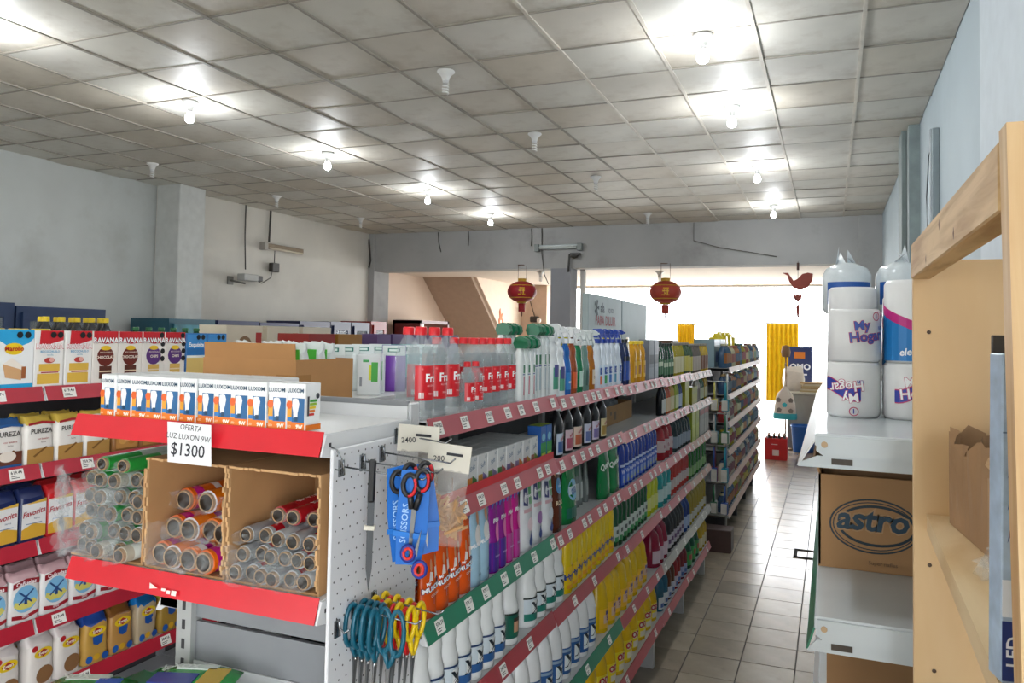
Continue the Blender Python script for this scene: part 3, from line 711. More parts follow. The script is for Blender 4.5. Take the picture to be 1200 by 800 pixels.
for k in range(5):
    sp = spray('trigger_spray', .262, .033, '#dfe8f2', '#22409a', label=(.06, .40, 50, '#cfe0f0'), extra=[(.07, .22, 34, cols[k]), (.24, .36, 34, '#2c56a8')], words=[('Cif', .02, 0, .30, '#ffffff')])
    row(sp, 1, 3.25+k*.088, 3.335+k*.088, 1, .03, ['white trigger spray with blue head and orange label', 'white trigger spray with blue head and green label', 'white trigger spray with blue head and light blue label', 'white trigger spray with blue head and turquoise label', 'white trigger spray with blue head and navy label'][k], 'blue-headed white trigger sprays')
b1 = bottle('cleaner_bottle', 'bottle', 'slim', .235, .034, '#1d2a5a', '#141414', sy=.7, label=(.1, .5, 45, '#2a50a8'), extra=[(.5, .6, 40, '#101018')], handle=False)
row(b1, 1, 3.70, 3.83, 2, .03, 'navy cleaner bottle with black cap on the top shelf', 'navy bottles with black caps')
pb = pouch('cream_sachet', 'sachet', .075, .235, .03, '#d8c49c', [(rect(-.03, .03, .03, .10), '#b0523a')])
row(pb, 1, 3.83, 3.90, 1, .03, 'cream coloured sachet between navy and yellow bottles', None)
b2 = bottle('floor_cleaner', 'bottle', 'det', .222, .040, '#d79a12', '#e8c71e', sy=.7, label=(.12, .5, 45, '#e5b32c'), extra=[(.2, .4, 30, '#b8761a')])
row(b2, 1, 3.91, 4.22, 3, .035, 'golden yellow cleaner bottle with yellow cap', 'golden yellow bottles on the top shelf')
bx = boxp('insecticide_box', 'box', .12, .06, .225, '#6f7680', [(rect(-.055, .01, .055, .07), '#8a909a'), (rect(-.05, .09, .05, .14), '#3d4248')], top='#3a3a3e')
row(bx, 1, 4.24, 4.50, 2, .03, 'tall grey carton with dark lid on the top shelf', 'tall grey cartons on the top shelf', jit=.02)
b3 = bottle('shoe_polish_bottle', 'bottle', 'slim', .215, .033, '#151517', '#202022', sy=.8, label=(.06, .40, 45, '#c9c2b8'), extra=[(.1, .22, 40, '#a83a2a')])
row(b3, 1, 4.27, 4.47, 3, .03, 'black bottle with pale label before the grey cartons', 'black pale-labelled bottles', back=-.0) if False else None
b4 = bottle('detergent_bottle', 'bottle', 'slim', .222, .034, '#17402a', '#1a2a20', sy=.7, label=(.08, .5, 50, '#2d6a3c'), extra=[(.3, .42, 40, '#c8d8b8')])
row(b4, 1, 4.53, 5.02, 6, .03, 'dark green bottle in the far row of the top shelf', 'dark green bottles on the top shelf')
for q, (h1, h2, lab) in enumerate((('#a89a1e', '#d8d0a0', 'mustard bottle with cream label far along the top shelf'), ('#3f5a34', '#d2c33a', 'olive green bottle with yellow label far along the top shelf'), ('#6a5f55', '#b8a894', 'brown bottle with beige label far along the top shelf'), ('#c9a42a', '#7a4a2a', 'ochre bottle with brown label at the top shelf end'))):
    bq = bottle('sauce_bottle', 'bottle', 'slim', .225, .033, h1, '#8f8a80', sy=.75, label=(.08, .55, 50, h2), n=10)
    row(bq, 1, 5.05+q*.37, 5.40+q*.37, 5, .03, lab, lab.split(' far')[0].split(' at')[0]+' group')
# ---- shelf 2
tints = ['#d98a3a', '#c99a3a', '#6f8f3a', '#4f8a4a', '#7a6fa0', '#8a80a8', '#b05a5a', '#a06a5a']
for k in range(8):
    bx = boxp('soap_carton', 'box', .066, .045, .098, '#dfe0e0', [(rect(-.03, .002, .0, .04), tints[k]), ([(-.0, .002), (.03, .002), (.03, .03), (.0, .045)], tints[(k+3) % 8])], [('Soft', .019, 0, .066, '#6f88a0', dict(bold=.02, shear=.2, rot=.25)), ('x3', .014, .018, .088, '#8a9aa8')], top='#c9cccc')
    y = 1.985+k*.0705
    for q in range(4):
        bx.put((GX0-.05-q*.048, y, gz(2, y)+.0006+(0 if q else 0)), RX, 'small white soap carton with %s print on the second shelf' % ['orange', 'amber', 'olive', 'green', 'violet', 'lilac', 'red', 'brick red'][k], 'small white cartons in columns')
bx = boxp('toothpaste_carton', 'box', .055, .05, .125, '#2f62b0', [(rect(-.027, .002, .027, .066), '#2f9a46'), (ell(0, .085, .018, .014), '#8fd0e6'), (rect(-.02, .02, .02, .03), '#d8e84a')], top='#b8d040')
for y in (2.575, 2.635): bx.put((-.955, y, gz(2, y)+.0006), RX, 'blue and green carton at the end of the white soap cartons', 'blue and green cartons')
for k, (l1, l2, lab) in enumerate((('#3a5f9a', '#c9d6e6', 'black bottle with blue and white label'), ('#b0526a', '#e0c8d0', 'black bottle with pink label'), ('#c0603a', '#e6d0c0', 'black bottle with orange pink label, widest of the row'), ('#5f6fa8', '#d0d4e6', 'black bottle with violet blue label'), ('#7f6fa8', '#d8cfe0', 'black bottle with lilac label'), ('#a8842f', '#e0d0a0', 'black bottle with gold label beside the empty shelf'))):
    bb = bottle('floor_polish_bottle', 'bottle', 'slim', .196, .042, '#17171a', '#101012', sy=.62, label=(.06, .46, 62, l2), extra=[(.10, .30, 48, l1)], words=[('suelo', .020, .0, .38, '#b03a4a', dict(rot=.4, bold=.03))])
    row(bb, 2, 2.70+k*.122, 2.82+k*.122, 1, .03, lab, 'black polish bottles')
ob = MB()
cb = mat('#b08a5e', .8, var=.06, scale=10)
def open_carton(name, label, w, d, h, loc, rz, cm=None, flaps=(), th=.004, group=None, cat='carton', front=True, top=False, opening='top'):
    """corrugated carton of single panels; opening top or front (-y)"""
    cm = cm or cb; t = thing(name, label, cat, loc, (0, 0, rz), group)
    pn = [('bottom_panel', (-w/2, w/2, -d/2, d/2, 0, th)), ('side_panel', (-w/2, -w/2+th, -d/2, d/2, th, h)), ('side_panel', (w/2-th, w/2, -d/2, d/2, th, h)), ('back_panel', (-w/2+th, w/2-th, d/2-th, d/2, th, h))]
    if opening == 'top' and front: pn.append(('front_panel', (-w/2+th, w/2-th, -d/2, -d/2+th, th, h)))
    if opening == 'front': pn.append(('top_panel', (-w/2, w/2, -d/2, d/2, h, h+th)))
    for n_, b in pn: obj(n_, MB().box(*b).done(n_, cm), t)
    for f in flaps:   # (side, length, angle)
        s_, L, a = f; mb = MB()
        if s_ == 'front': mb.box(-w/2+.004, w/2-.004, -.0015, .0015, 0, L); o = obj('flap', mb.done('flap', cm), t, (0, -d/2+.002, h), (a, 0, 0))
        if s_ == 'back': mb.box(-w/2+.004, w/2-.004, -.0015, .0015, 0, L); o = obj('flap', mb.done('flap', cm), t, (0, d/2-.002, h), (a, 0, 0))
        if s_ == 'left': mb.box(-.0015, .0015, -d/2+.004, d/2-.004, 0, L); o = obj('flap', mb.done('flap', cm), t, (-w/2+.002, 0, h), (0, a, 0))
        if s_ == 'right': mb.box(-.0015, .0015, -d/2+.004, d/2-.004, 0, L); o = obj('flap', mb.done('flap', cm), t, (w/2-.002, 0, h), (0, a, 0))
    return t
t = open_carton('carton', 'low brown open carton set back on the nearly empty second shelf', .62, .20, .10, (-1.16, 4.12, gz(2, 4.1)+.0006), RX)
mb = MB(); 
for (a, b, c, d) in ((-.17, .03, .05, .07), (-.1, .05, .02, .065)): obj('print', MB().box(a, a+b, -.1012, -.1004, c, d).done('print', flat('#6a5138')), t)
bag_clear = MB()
for k in range(5):
    b = bag('packed_bag', 'bag', .10, .07, .105, '#aab4bc', seed=k, crumple=.012, pinch=.7)
    b.put((-1.16, 3.90+k*.105, gz(2, 4.1)+.006), RX, 'grey plastic wrapped pack inside the low open carton', 'grey packs in the low carton')
bd = bottle('polish_bottle', 'bottle', 'slim', .19, .036, '#1e1e20', '#2a2a2c', sy=.7, label=(.1, .45, 40, '#3a4250'))
row(bd, 2, 4.42, 4.78, 4, .03, 'black bottle behind the low carton on the second shelf', 'black bottles behind the carton', back=.30)
bmix = [('#202228', '#d8d8d4', 'black and white bottle beside the low carton'), ('#c4502a', '#e6c8a0', 'orange bottle far along the second shelf'), ('#d0a44a', '#e8dcb4', 'honey coloured bottle far along the second shelf'), ('#a8b43a', '#dce0b0', 'lime bottle far along the second shelf'), ('#2a3f7a', '#c0cce0', 'blue bottle far along the second shelf')]
for k, (h1, h2, lab) in enumerate(bmix):
    bq = bottle('cleaner_bottle', 'bottle', 'slim', .20, .034, h1, '#d0ccc4', sy=.7, label=(.08, .5, 50, h2), n=10)
    row(bq, 2, 4.66+k*.14, 4.79+k*.14, 2, .03, lab, lab.split(' far')[0].split(' beside')[0]+' pair')
bx = boxp('yellow_green_carton', 'box', .165, .12, .185, '#a8a414', [(rect(-.075, .02, .075, .11), '#b8bc22')])
row(bx, 2, 5.38, 5.55, 1, .06, 'tall mustard green carton on the second shelf', None, jit=0)
bx = boxp('yellow_green_carton', 'box', .24, .12, .125, '#99971a', [(rect(-.11, .02, .11, .08), '#aaa628')])
row(bx, 2, 5.66, 5.92, 1, .06, 'short mustard green carton on the second shelf', None, jit=0)
for k, (h1, h2, lab) in enumerate((('#c9c0b4', '#8a8078', 'off white bottle at the far end of the second shelf'), ('#2f5a38', '#c9c9a0', 'green bottle at the far end of the second shelf'), ('#b8901e', '#d8cf9a', 'amber bottle at the far end of the second shelf'))):
    bq = bottle('cleaner_bottle', 'bottle', 'slim', .195, .036, h1, '#d8d4cc', sy=.7, label=(.08, .5, 50, h2), n=10)
    row(bq, 2, 5.95+k*.19, 6.13+k*.19, 2, .03, lab, lab[:lab.index(' at')]+' pair')
# ---- shelf 3: sachets
blue_d = '#1f4fa0'
musc = pouch('cleaner_sachet', 'sachet', .075, .236, .04, '#e2560f', [([(-.036, .004), (.036, .004), (.036, .05), (-.036, .03)], '#b9b3ae'), ([(-.0, .03), (.035, .04), (.035, .072), (.0, .056)], '#1f6fa8'), ([(-.02, .09), (-.016, .115), (-.006, .112), (-.004, .092)], '#efe6dc'), ([(.004, .094), (.004, .122), (.014, .125), (.018, .10)], '#efe6dc'), (ell(.009, .138, .005, .016), '#c98a5a'), (ell(-.012, .13, .0045, .016), '#c98a5a'), ([(.008, .192), (.028, .198), (.031, .226), (.006, .226)], '#1c2f6a')],
    [('Mr', .011, -.022, .086, '#ffffff', dict(bold=.03, rot=.2)), ('MUSCULO', .0165, .0, .076, '#1c2f6a', dict(bold=.09, rot=.22, shear=.1)), ('MUSCULO', .0165, .0, .0765, '#ffffff', dict(bold=.035, rot=.22, shear=.1)), ('COCINA', .009, .0, .058, '#f0d8c0', dict(rot=.2))])
row(musc, 3, 1.725, 2.0, 4, .024, 'orange cleaner sachet with white lettering on the green railed shelf', 'orange cleaner sachets', jit=.04, rows=2, dx=.05)
muscb = pouch('cleaner_sachet', 'sachet', .066, .236, .036, '#9fc3d8', [([(-.04, .04), (.04, .06), (.04, .10), (-.04, .08)], '#4a5560'), (ell(0, .14, .018, .03), '#e8e4e0'), (ell(.0, .19, .008, .022), '#c98a5a')], [('MUSCULO', .0145, .0, .118, '#f4f4f6', dict(bold=.04, rot=.22, shear=.1)), ('750', .012, 0, .03, '#3a5a78')])
row(muscb, 3, 2.0, 2.125, 2, .022, 'pale blue cleaner sachet beside the orange sachets', 'pale blue cleaner sachets', jit=.04, rows=2, dx=.05)
def pib(c1, c2): return pouch('softener_sachet', 'sachet', .056, .236, .034, c1, [(rect(-.027, .004, .027, .09), c2), (ell(.006, .12, .014, .03), '#e87fb8'), ([(-.022, .19), (.022, .195), (.024, .21), (-.02, .205)], '#3a6fd0')], [('Pibas', .0175, 0, .155, '#ffffff', dict(bold=.03, rot=.12, shear=.2)), ('suave', .012, 0, .05, '#d8c8f0')])
row(pib('#8a1f8a', '#43208a'), 3, 2.135, 2.255, 2, .022, 'purple softener sachet with pink top', 'purple softener sachets', jit=.04)
row(pib('#c01f86', '#b03a90'), 3, 2.258, 2.37, 2, .022, 'magenta softener sachet beside the purple ones', 'magenta softener sachets', jit=.04)
def proc(acc): return pouch('cleaner_sachet', 'sachet', .09, .225, .04, '#dcdfe2', [([(-.035, .15), (-.01, .145), (.0, .205), (-.03, .21)], '#2a2f6a'), ([(.0, .15), (.035, .145), (.032, .21), (.005, .205)], '#2f9a46'), (rect(-.035, .125, .035, .137), '#c9a0a8'), (ell(-.0, .085, .022, .022), acc), ([(-.012, .03), (.012, .03), (.0, .062)], '#243f86'), (ell(0, .03, .014, .014), '#243f86')], [('Procenex', .015, 0, .178, '#ffffff', dict(bold=.03))])
for k, (a, lab) in enumerate((('#e6cfd6', 'white sachet with green and navy leaves and pale pink disc'), ('#a06fb0', 'white sachet with green and navy leaves and violet disc'), ('#d6dfe6', 'white sachet with green and navy leaves and pale blue disc'))):
    row(proc(a), 3, 2.385+k*.105, 2.485+k*.105, 1, .022, lab, 'white leafy print sachets', jit=.05)
br = pouch('wax_sachet', 'sachet', .10, .234, .045, '#5a2a17', [([(-.05, .0), (.05, .0), (.05, .06), (.02, .085), (-.05, .05)], '#e67a14'), (ell(.0, .165, .03, .03), '#3a86c0'), ([(-.048, .233), (-.01, .233), (-.03, .2)], '#e0902a')], [('ROLLO', .022, 0, .105, '#f0d8b0', dict(bold=.03)), ('cafe', .018, 0, .165, '#e8f0ff')])
row(br, 3, 2.70, 2.81, 1, .024, 'dark brown and orange sachet at the end of the green rail', None, jit=.04)
gr = pouch('soap_sachet', 'sachet', .15, .236, .05, '#12803f', [(ell(0, .125, .05, .042), '#7fc0e0'), (rect(-.045, .11, .045, .14), '#dff0f4'), (rect(-.06, .02, .06, .06), '#0d6a58'), ([(-.07, .235), (-.02, .235), (-.05, .17)], '#4fb06a')], [('ala', .05, 0, .125, '#2f6fb0', dict(bold=.03, rot=.15))])
row(gr, 3, 2.83, 2.99, 1, .026, 'green sachet with pale blue oval on the third shelf', None, jit=.05)
sv = pouch('foil_sachet', 'sachet', .06, .215, .03, '#7f8886', [(rect(-.025, .03, .025, .1), '#b8c0bc'), (rect(-.02, .13, .02, .18), '#3a5f4a')], rough=.18)
row(sv, 3, 3.05, 3.34, 4, .03, 'silver foil sachet seen edge on beside the large green packs', 'silver foil sachets', jit=.5, back=.05)
gr2 = pouch('soap_sachet', 'sachet', .15, .237, .05, '#0f7a40', [([(-.07, .03), (.07, .05), (.07, .09), (-.07, .07)], '#0b5a38'), (rect(-.05, .21, .05, .235), '#4fae74')], [('Querubin', .036, 0, .15, '#e6f4ea', dict(bold=.03, rot=.2, shear=.2))])
row(gr2, 3, 3.34, 3.66, 2, .026, 'large green sachet with slanting white lettering', 'large green sachets', jit=.06)
bl = bottle('blue_softener_bottle', 'bottle', 'det', .238, .042, '#17379a', '#2a50b8', sy=.6, label=(.06, .40, 50, '#2a5ac4'), extra=[(.42, .47, 60, '#b8c8e8'), (.1, .24, 30, '#8fa8d8'), (.1, .16, 14, '#c9c84a')], words=[('Vivere', .024, 0, .32, '#e6ecf8', dict(bold=.03))])
row(bl, 3, 3.69, 4.53, 11, .03, 'royal blue softener bottle in a dense row on the third shelf', 'royal blue softener bottles', jit=.04)
rb = bottle('red_cleaner_bottle', 'bottle', 'round', .235, .055, '#a81f2c', '#c8281e', label=(.2, .5, 70, '#d8c4c4'), words=[('flor', .03, 0, .35, '#a03a50')])
row(rb, 3, 4.67, 5.05, 3, .06, 'red floor cleaner bottle with pale label on the third shelf', 'red bottles on the third shelf')
dk = bottle('cleaner_bottle', 'bottle', 'round', .235, .046, '#233438', '#18382e', label=(.1, .42, 70, '#8f9aa8'), n=10)
row(dk, 3, 5.08, 5.66, 6, .045, 'dark teal bottle with grey label on the third shelf', 'dark teal bottles on the third shelf')
bx = boxp('lime_carton', 'box', .15, .1, .232, '#a9b832', [(rect(-.06, .03, .06, .12), '#bcc84e')])
row(bx, 3, 5.70, 6.04, 2, .05, 'tall lime green carton on the third shelf', 'lime cartons', jit=0)
bx = boxp('grey_carton', 'box', .11, .1, .23, '#8d8d86', [(rect(-.05, .16, .05, .2), '#a8524a'), (rect(-.045, .03, .045, .12), '#a3a39a')])
row(bx, 3, 6.06, 6.52, 4, .05, 'grey carton with red stripe at the far end of the third shelf', 'grey red-striped cartons', jit=0)
# ---- shelf 4
def bleach(acc, dark, face=False, R=.041):
    ex = [(.10, .15, 66, acc), (.40, .425, 70, dark)]
    return bottle('bleach_bottle', 'bottle', 'bleach', .236, R, '#e6e9e8', '#e9eae8', label=(.09, .42, 68, acc if face else '#cfdbe2'), extra=ex+([(.13, .36, 40, '#15604a'), (.17, .33, 16, '#c99a7a'), (.31, .36, 17, '#3a2a22')] if face else [(.15, .38, 26, '#eef2f2'), (.10, .2, 66, acc)]),
        words=[] if face else [('X', .050, -.004, .27, '#14222c', dict(bold=.05)), ('5', .02, .014, .20, '#14222c')])
BLU, TEA = '#2a5a94', '#1f7a6a'
row(bleach(BLU, '#28406a'), 4, 1.70, 2.26, 7, .043, 'white bleach bottle with blue label under the green rail', 'white bleach bottles with blue labels', rows=2, dx=.088)
bleach('#10584a', '#17251f', True, .043).put((-.965, 2.335, gz(4, 2.3)+.0006), RX-.2, 'white bleach bottle with dark green portrait label, standing alone', 'bleach portrait') ['group'] = 'portrait label bottle'
row(bleach(TEA, '#1c2a28', R=.043), 4, 2.45, 2.85, 4, .045, 'white bleach bottle with teal label beside the yellow bottles', 'white bleach bottles with teal labels', rows=2, dx=.09)
hy = bottle('yellow_detergent', 'bottle', 'det', .245, .036, '#e3c411', '#e8cd1e', sy=.7, label=(.08, .42, 50, '#e6bd0e'), extra=[(.08, .14, 50, '#e09a14')], words=[('Hyper', .030, 0, .28, '#1f3f94', dict(bold=.04, rot=.15))])
row(hy, 4, 2.87, 3.56, 10, .03, 'bright yellow detergent bottle with blue lettering', 'bright yellow detergent bottles', jit=.04, rows=2, dx=.07)
dg = bottle('dark_green_detergent', 'bottle', 'det', .245, .040, '#0f4a2a', '#121614', sy=.7, label=(.12, .42, 55, '#c4cfc8'), extra=[(.10, .2, 45, '#2f8a4a'), (.26, .34, 30, '#3a4a44')])
row(dg, 4, 3.60, 4.30, 9, .035, 'dark green detergent bottle with black cap and white band', 'dark green detergent bottles', jit=.05)
li = bottle('lime_detergent', 'bottle', 'det', .245, .044, '#c3cc22', '#c9d234', sy=.7, label=(.12, .42, 50, '#d8dc7a'))
row(li, 4, 4.33, 4.60, 3, .04, 'lime yellow detergent bottle on the fourth shelf', 'lime detergent bottles', jit=.05)
te = bottle('teal_detergent', 'bottle', 'det', .245, .058, '#1f9a9c', '#2fa8a8', sy=.8, label=(.14, .44, 60, '#b8d8d8'))
row(te, 4, 4.62, 4.98, 3, .05, 'turquoise detergent bottle on the fourth shelf', 'turquoise detergent bottles', jit=.05)
re_ = bottle('red_detergent', 'bottle', 'det', .245, .044, '#b8281e', '#c8382a', sy=.7, label=(.16, .42, 60, '#c8b8b4'), n=10)
row(re_, 4, 5.01, 5.66, 7, .04, 'red detergent bottle with white band on the fourth shelf', 'red detergent bottles', jit=.05)
ge = bottle('green_detergent', 'bottle', 'det', .24, .046, '#1f6a22', '#2a7a2c', sy=.7, label=(.1, .36, 60, '#7fae6a'), n=10)
row(ge, 4, 5.70, 6.5, 8, .04, 'grass green detergent bottle at the far end of the fourth shelf', 'grass green detergent bottles', jit=.05)
# ---- shelf 5
jug = bottle('bleach_jug', 'bottle', 'jug', .268, .046, '#e8eae9', '#e4e6e6', handle=True, label=(.07, .44, 72, '#2a5a94'), extra=[(.12, .34, 40, '#e4ecec'), (.38, .42, 72, '#8fa8c0')], words=[('X', .062, -.004, .25, '#14222c', dict(bold=.05)), ('5', .024, .018, .18, '#14222c')])
row(jug, 5, 1.95, 3.33, 12, .055, 'white bleach jug with handle and blue label', 'white bleach jugs with handles', jit=.1)
yb = bottle('yellow_cleaner', 'bottle', 'round', .268, .054, '#dfb80f', '#e2c01e', label=(.08, .40, 60, '#e8b62a'), extra=[(.16, .30, 36, '#d8b8a0'), (.30, .36, 24, '#5a4a8a')], words=[('Sol', .028, 0, .24, '#8a3a5a', dict(bold=.03))])
row(yb, 5, 3.38, 4.30, 8, .055, 'large yellow cleaner bottle with pale label', 'large yellow cleaner bottles', jit=.06)
ma = bottle('magenta_cleaner', 'bottle', 'round', .26, .058, '#8f1236', '#6a1030', label=(.1, .40, 60, '#d0b8c4'))
row(ma, 5, 4.50, 4.86, 3, .055, 'magenta cleaner bottle on the fifth shelf', 'magenta cleaner bottles')
mx = bottle('black_cleaner', 'bottle', 'slim', .27, .045, '#1c1a24', '#d8d4d0', label=(.1, .40, 60, '#b8b4c0'), extra=[(.2, .3, 40, '#5a3a6a')], n=10)
row(mx, 5, 4.90, 5.42, 6, .045, 'black bottle with pale label on the fifth shelf', 'black bottles on the fifth shelf')
bu = bottle('blue_cleaner', 'bottle', 'slim', .27, .046, '#203f86', '#24468f', label=(.1, .40, 60, '#9fb4d8'), n=10)
row(bu, 5, 5.45, 5.66, 2, .045, 'dark blue bottle on the fifth shelf', 'dark blue bottles on the fifth shelf')
oy = bottle('olive_oil_bottle', 'bottle', 'det', .26, .048, '#a08a12', '#b09a1a', label=(.1, .32, 60, '#c9c8b8'), sy=.8, n=10)
row(oy, 5, 5.70, 6.5, 7, .045, 'olive yellow bottle with white band at the far end of the fifth shelf', 'olive yellow bottles')
# ---- shelf 6
od = bottle('yellow_jug', 'bottle', 'jug', .242, .063, '#dfb60c', '#e4c020', handle=True, label=(.08, .46, 62, '#e6d21e'), extra=[(.28, .42, 40, '#e8e2d4'), (.10, .22, 40, '#d8d2c0')], words=[('ODEX', .040, 0, .35, '#b01f2c', dict(bold=.05))])
row(od, 6, 2.75, 4.62, 12, .07, 'large yellow jug with red lettering on the bottom shelf', 'large yellow jugs', jit=.08)
for k, (h1, h2, lab) in enumerate((('#1f5a74', '#c9d0d4', 'petrol blue bottle on the bottom shelf'), ('#5a2f1a', '#b8c0d0', 'brown bottle on the bottom shelf'), ('#8f1a20', '#c0b8c8', 'crimson bottle on the bottom shelf'), ('#7a2230', '#9aa4c8', 'wine red bottle on the bottom shelf'))):
    bq = bottle('cleaner_bottle', 'bottle', 'slim', .25, .042, h1, h1, label=(.06, .34, 60, h2), extra=[(.1, .2, 40, '#3f5fa0')], n=10)
    row(bq, 6, 4.68+k*.23, 4.90+k*.23, 2, .045, lab, lab[:-20]+' pair')
gd = bottle('green_jug', 'bottle', 'round', .25, .07, '#1f5a44', '#2a7a54', label=(.1, .5, 75, '#3a9a52'), extra=[(.25, .4, 30, '#b04a3a')])
row(gd, 6, 5.65, 6.15, 3, .07, 'large green jug with green label on the bottom shelf', 'large green jugs')
yy_ = bottle('yellow_bottle', 'bottle', 'slim', .25, .05, '#c9a41a', '#d8b42a', label=(.1, .4, 60, '#d8d0a8'), n=10)
row(yy_, 6, 6.18, 6.5, 3, .05, 'amber yellow bottle at the end of the bottom shelf', 'amber yellow bottles')
# ================================================================ GOODS ON THE END CAP
# bulb cartons, twelve abreast and three deep
bw, bh, bdp = .0455, .096, .050
def bulb_box():
    ds = [(rect(-bw/2+.001, .001, bw/2-.001, .017), '#e8780f'), (rect(-bw/2+.001, .017, -.008, .060), '#e8a02a'), (rect(-.010, .017, bw/2-.001, .066), '#1c5f94'), ([(-.005, .026), (-.006, .038), (-.009, .050), (-.008, .064), (.0, .0655), (.006, .064), (.009, .055), (.007, .044), (.005, .036), (.005, .026)], '#eef1f2'), (ell(-.016, .052, .0075, .0085), '#e2601a'), (rect(-.020, .019, -.008, .027), '#2f7ac0'), (rect(-.002, .019, .006, .028), '#14405f'), (rect(-.008, .068, -.002, .072), '#eef1f2')]
    tx = [('LUXOM', .0120, 0, .081, '#12425f', dict(bold=.015)), ('9W', .0105, .011, .0085, '#fff3e0', dict(bold=.05)), ('LED', .006, -.014, .0085, '#ffe0b0')]
    sd = [(rect(-.012, .03+.007*k, .004+.002*k, .035+.007*k), c) for k, c in enumerate(('#c83028', '#e07a20', '#e8c820', '#9ac030', '#3f9a3a'))]+[(rect(-.02, .03, -.014, .07), '#3a3a44'), (rect(-bdp/2+.001, .001, bdp/2-.001, .012), '#e8780f'), (ell(.012, .07, .006, .006), '#2a2f38')]
    return boxp('bulb_carton', 'box', bw, bdp, bh, '#eceeee', ds, tx, top='#dfe1e2', sideds=sd)
BB = bulb_box()
for k in range(12):
    for q in range(3 if k < 9 else 1):
        BB.put((-1.529+k*.0476+R5.uniform(-.001, .001), 1.322+q*.060+(.004*math.sin(k*1.3)), EC1+.0006), R5.uniform(-.05, .05),
               nth('white orange and blue light bulb carton in the front row', 11-k, 'the pegboard') if q == 0 else 'light bulb carton behind the front row on the red fronted shelf', 'light bulb cartons, front row' if q == 0 else 'light bulb cartons, back rows')
# hand written offer sheet hanging from the upper shelf
mb = MB().box(-.061, .061, -.0004, .0004, -.086, .0)
sg = thing('price_sheet', 'white hand written offer sheet for light bulbs taped to the upper red rail', 'sign', (-1.247, 1.2585, 1.7035), (.05, 0, -.02))
obj('sheet', mb.done('sheet', flat('#e9eaec', .7)), sg)
mb = MB().text('OFERTA', .0165, .006, -.010, 0, y=-.0008, bold=.0, rot=-.05, shear=.2).text('LUZ LUXON 9W', .0165, -.002, -.030, 0, y=-.0008, bold=.0, rot=-.03, shear=.15).text('$1300', .038, -.004, -.058, 0, y=-.0008, bold=.008, rot=-.02, shear=.1)
obj('handwriting', mb.done('handwriting', flat('#1c1f2a')), sg)
# three cartons of rolls standing on the lower shelf
ctm_ = mat('#b58a5c', .8, var=.07, scale=8, stain=(6, '#9a7348', .5, .55)); CH = .236
def roll_carton(label, x0, x1, h, y0=1.303, y1=1.597):
    w = x1-x0; t = thing('carton', label, 'carton', ((x0+x1)/2, (y0+y1)/2, EC2+.0006)); d = y1-y0; th = .005
    for n_, b in (('bottom_panel', (-w/2, w/2, -d/2, d/2, 0, th)), ('side_panel', (-w/2, -w/2+th, -d/2, d/2, th, h)), ('side_panel', (w/2-th, w/2, -d/2, d/2, th, h)), ('back_panel', (-w/2, w/2, d/2-th, d/2, th, h)), ('top_panel', (-w/2, w/2, -d/2, d/2, h, h+th))):
        obj(n_, MB().box(*b).done(n_, ctm_), t)
    # torn corrugated edge around the mouth
    mb = MB(); r = random.Random(int(x0*1000))
    for (ax, a, b, fix) in (('z', .012, h, -w/2), ('z', .012, h, w/2-th), ('x', -w/2, w/2, h)):
        n = 22
        for k in range(n):
            q = a+(b-a)*k/n; q2 = a+(b-a)*(k+1)/n; L = r.uniform(.001, .010)
            if ax == 'z': mb.box(fix, fix+th, -d/2-L, -d/2, q, q2)
            else: mb.box(q, q2, -d/2-L*.8, -d/2, fix, fix+th)
    tag(obj('torn_edge', mb.done('torn', mat('#c49c6e', .9, var=.08)), t), kind='stuff'); return t
def low_carton(x0, x1, h, y0, y1):
    w, d, th = x1-x0, y1-y0, .005
    t = thing('carton', 'cut down brown carton holding green wrapped rolls on the lower red shelf', 'carton', ((x0+x1)/2, (y0+y1)/2, EC2+.0006))
    for n_, b in (('bottom_panel', (-w/2, w/2, -d/2, d/2, 0, th)), ('side_panel', (-w/2, -w/2+th, -d/2+.1, d/2, th, h-.05)), ('side_panel', (w/2-th, w/2, -d/2, d/2, th, h)), ('back_panel', (-w/2, w/2, d/2-th, d/2, th, h))): obj(n_, MB().box(*b).done(n_, ctm_), t)
low_carton(-1.635, -1.412, .215, 1.303, 1.597)
roll_carton('brown carton with torn mouth holding orange and pink wrapped rolls', -1.405, -1.180, CH)
roll_carton('brown carton with torn mouth holding foil rolls, beside the pegboard', -1.174, -.940, CH)
core_m = mat('#a9855c', .8, var=.06); core_in = mat('#45372b', .9, var=.05); film = mat('#dfe6e8', .12, alpha=.30, var=0); film2 = mat('#c3c9cb', .1, alpha=.13, var=.2, scale=40, bump=.5); film3 = mat('#c3c9cb', .1, alpha=.16, var=.2, scale=40, bump=.5)
def crumple_disc(R, L, seed, n=12, m=4):
    """gathered end of a film wrapper: an irregular crinkled funnel"""
    r = random.Random(seed); vs, fs = [], []
    for j in range(m+1):
        t = j/m
        for i in range(n):
            a = 2*math.pi*i/n; rr = R*(1.0-.25*t)*(1+r.uniform(-.55, .35)*t)
            vs.append((rr*math.cos(a), -L*t*(1+r.uniform(-.35, .35)), rr*math.sin(a)+r.uniform(-.004, .004)*t))
    for j in range(m):
        for i in range(n): fs.append((j*n+i, j*n+(i+1) % n, (j+1)*n+(i+1) % n, (j+1)*n+i))
    return vs, fs
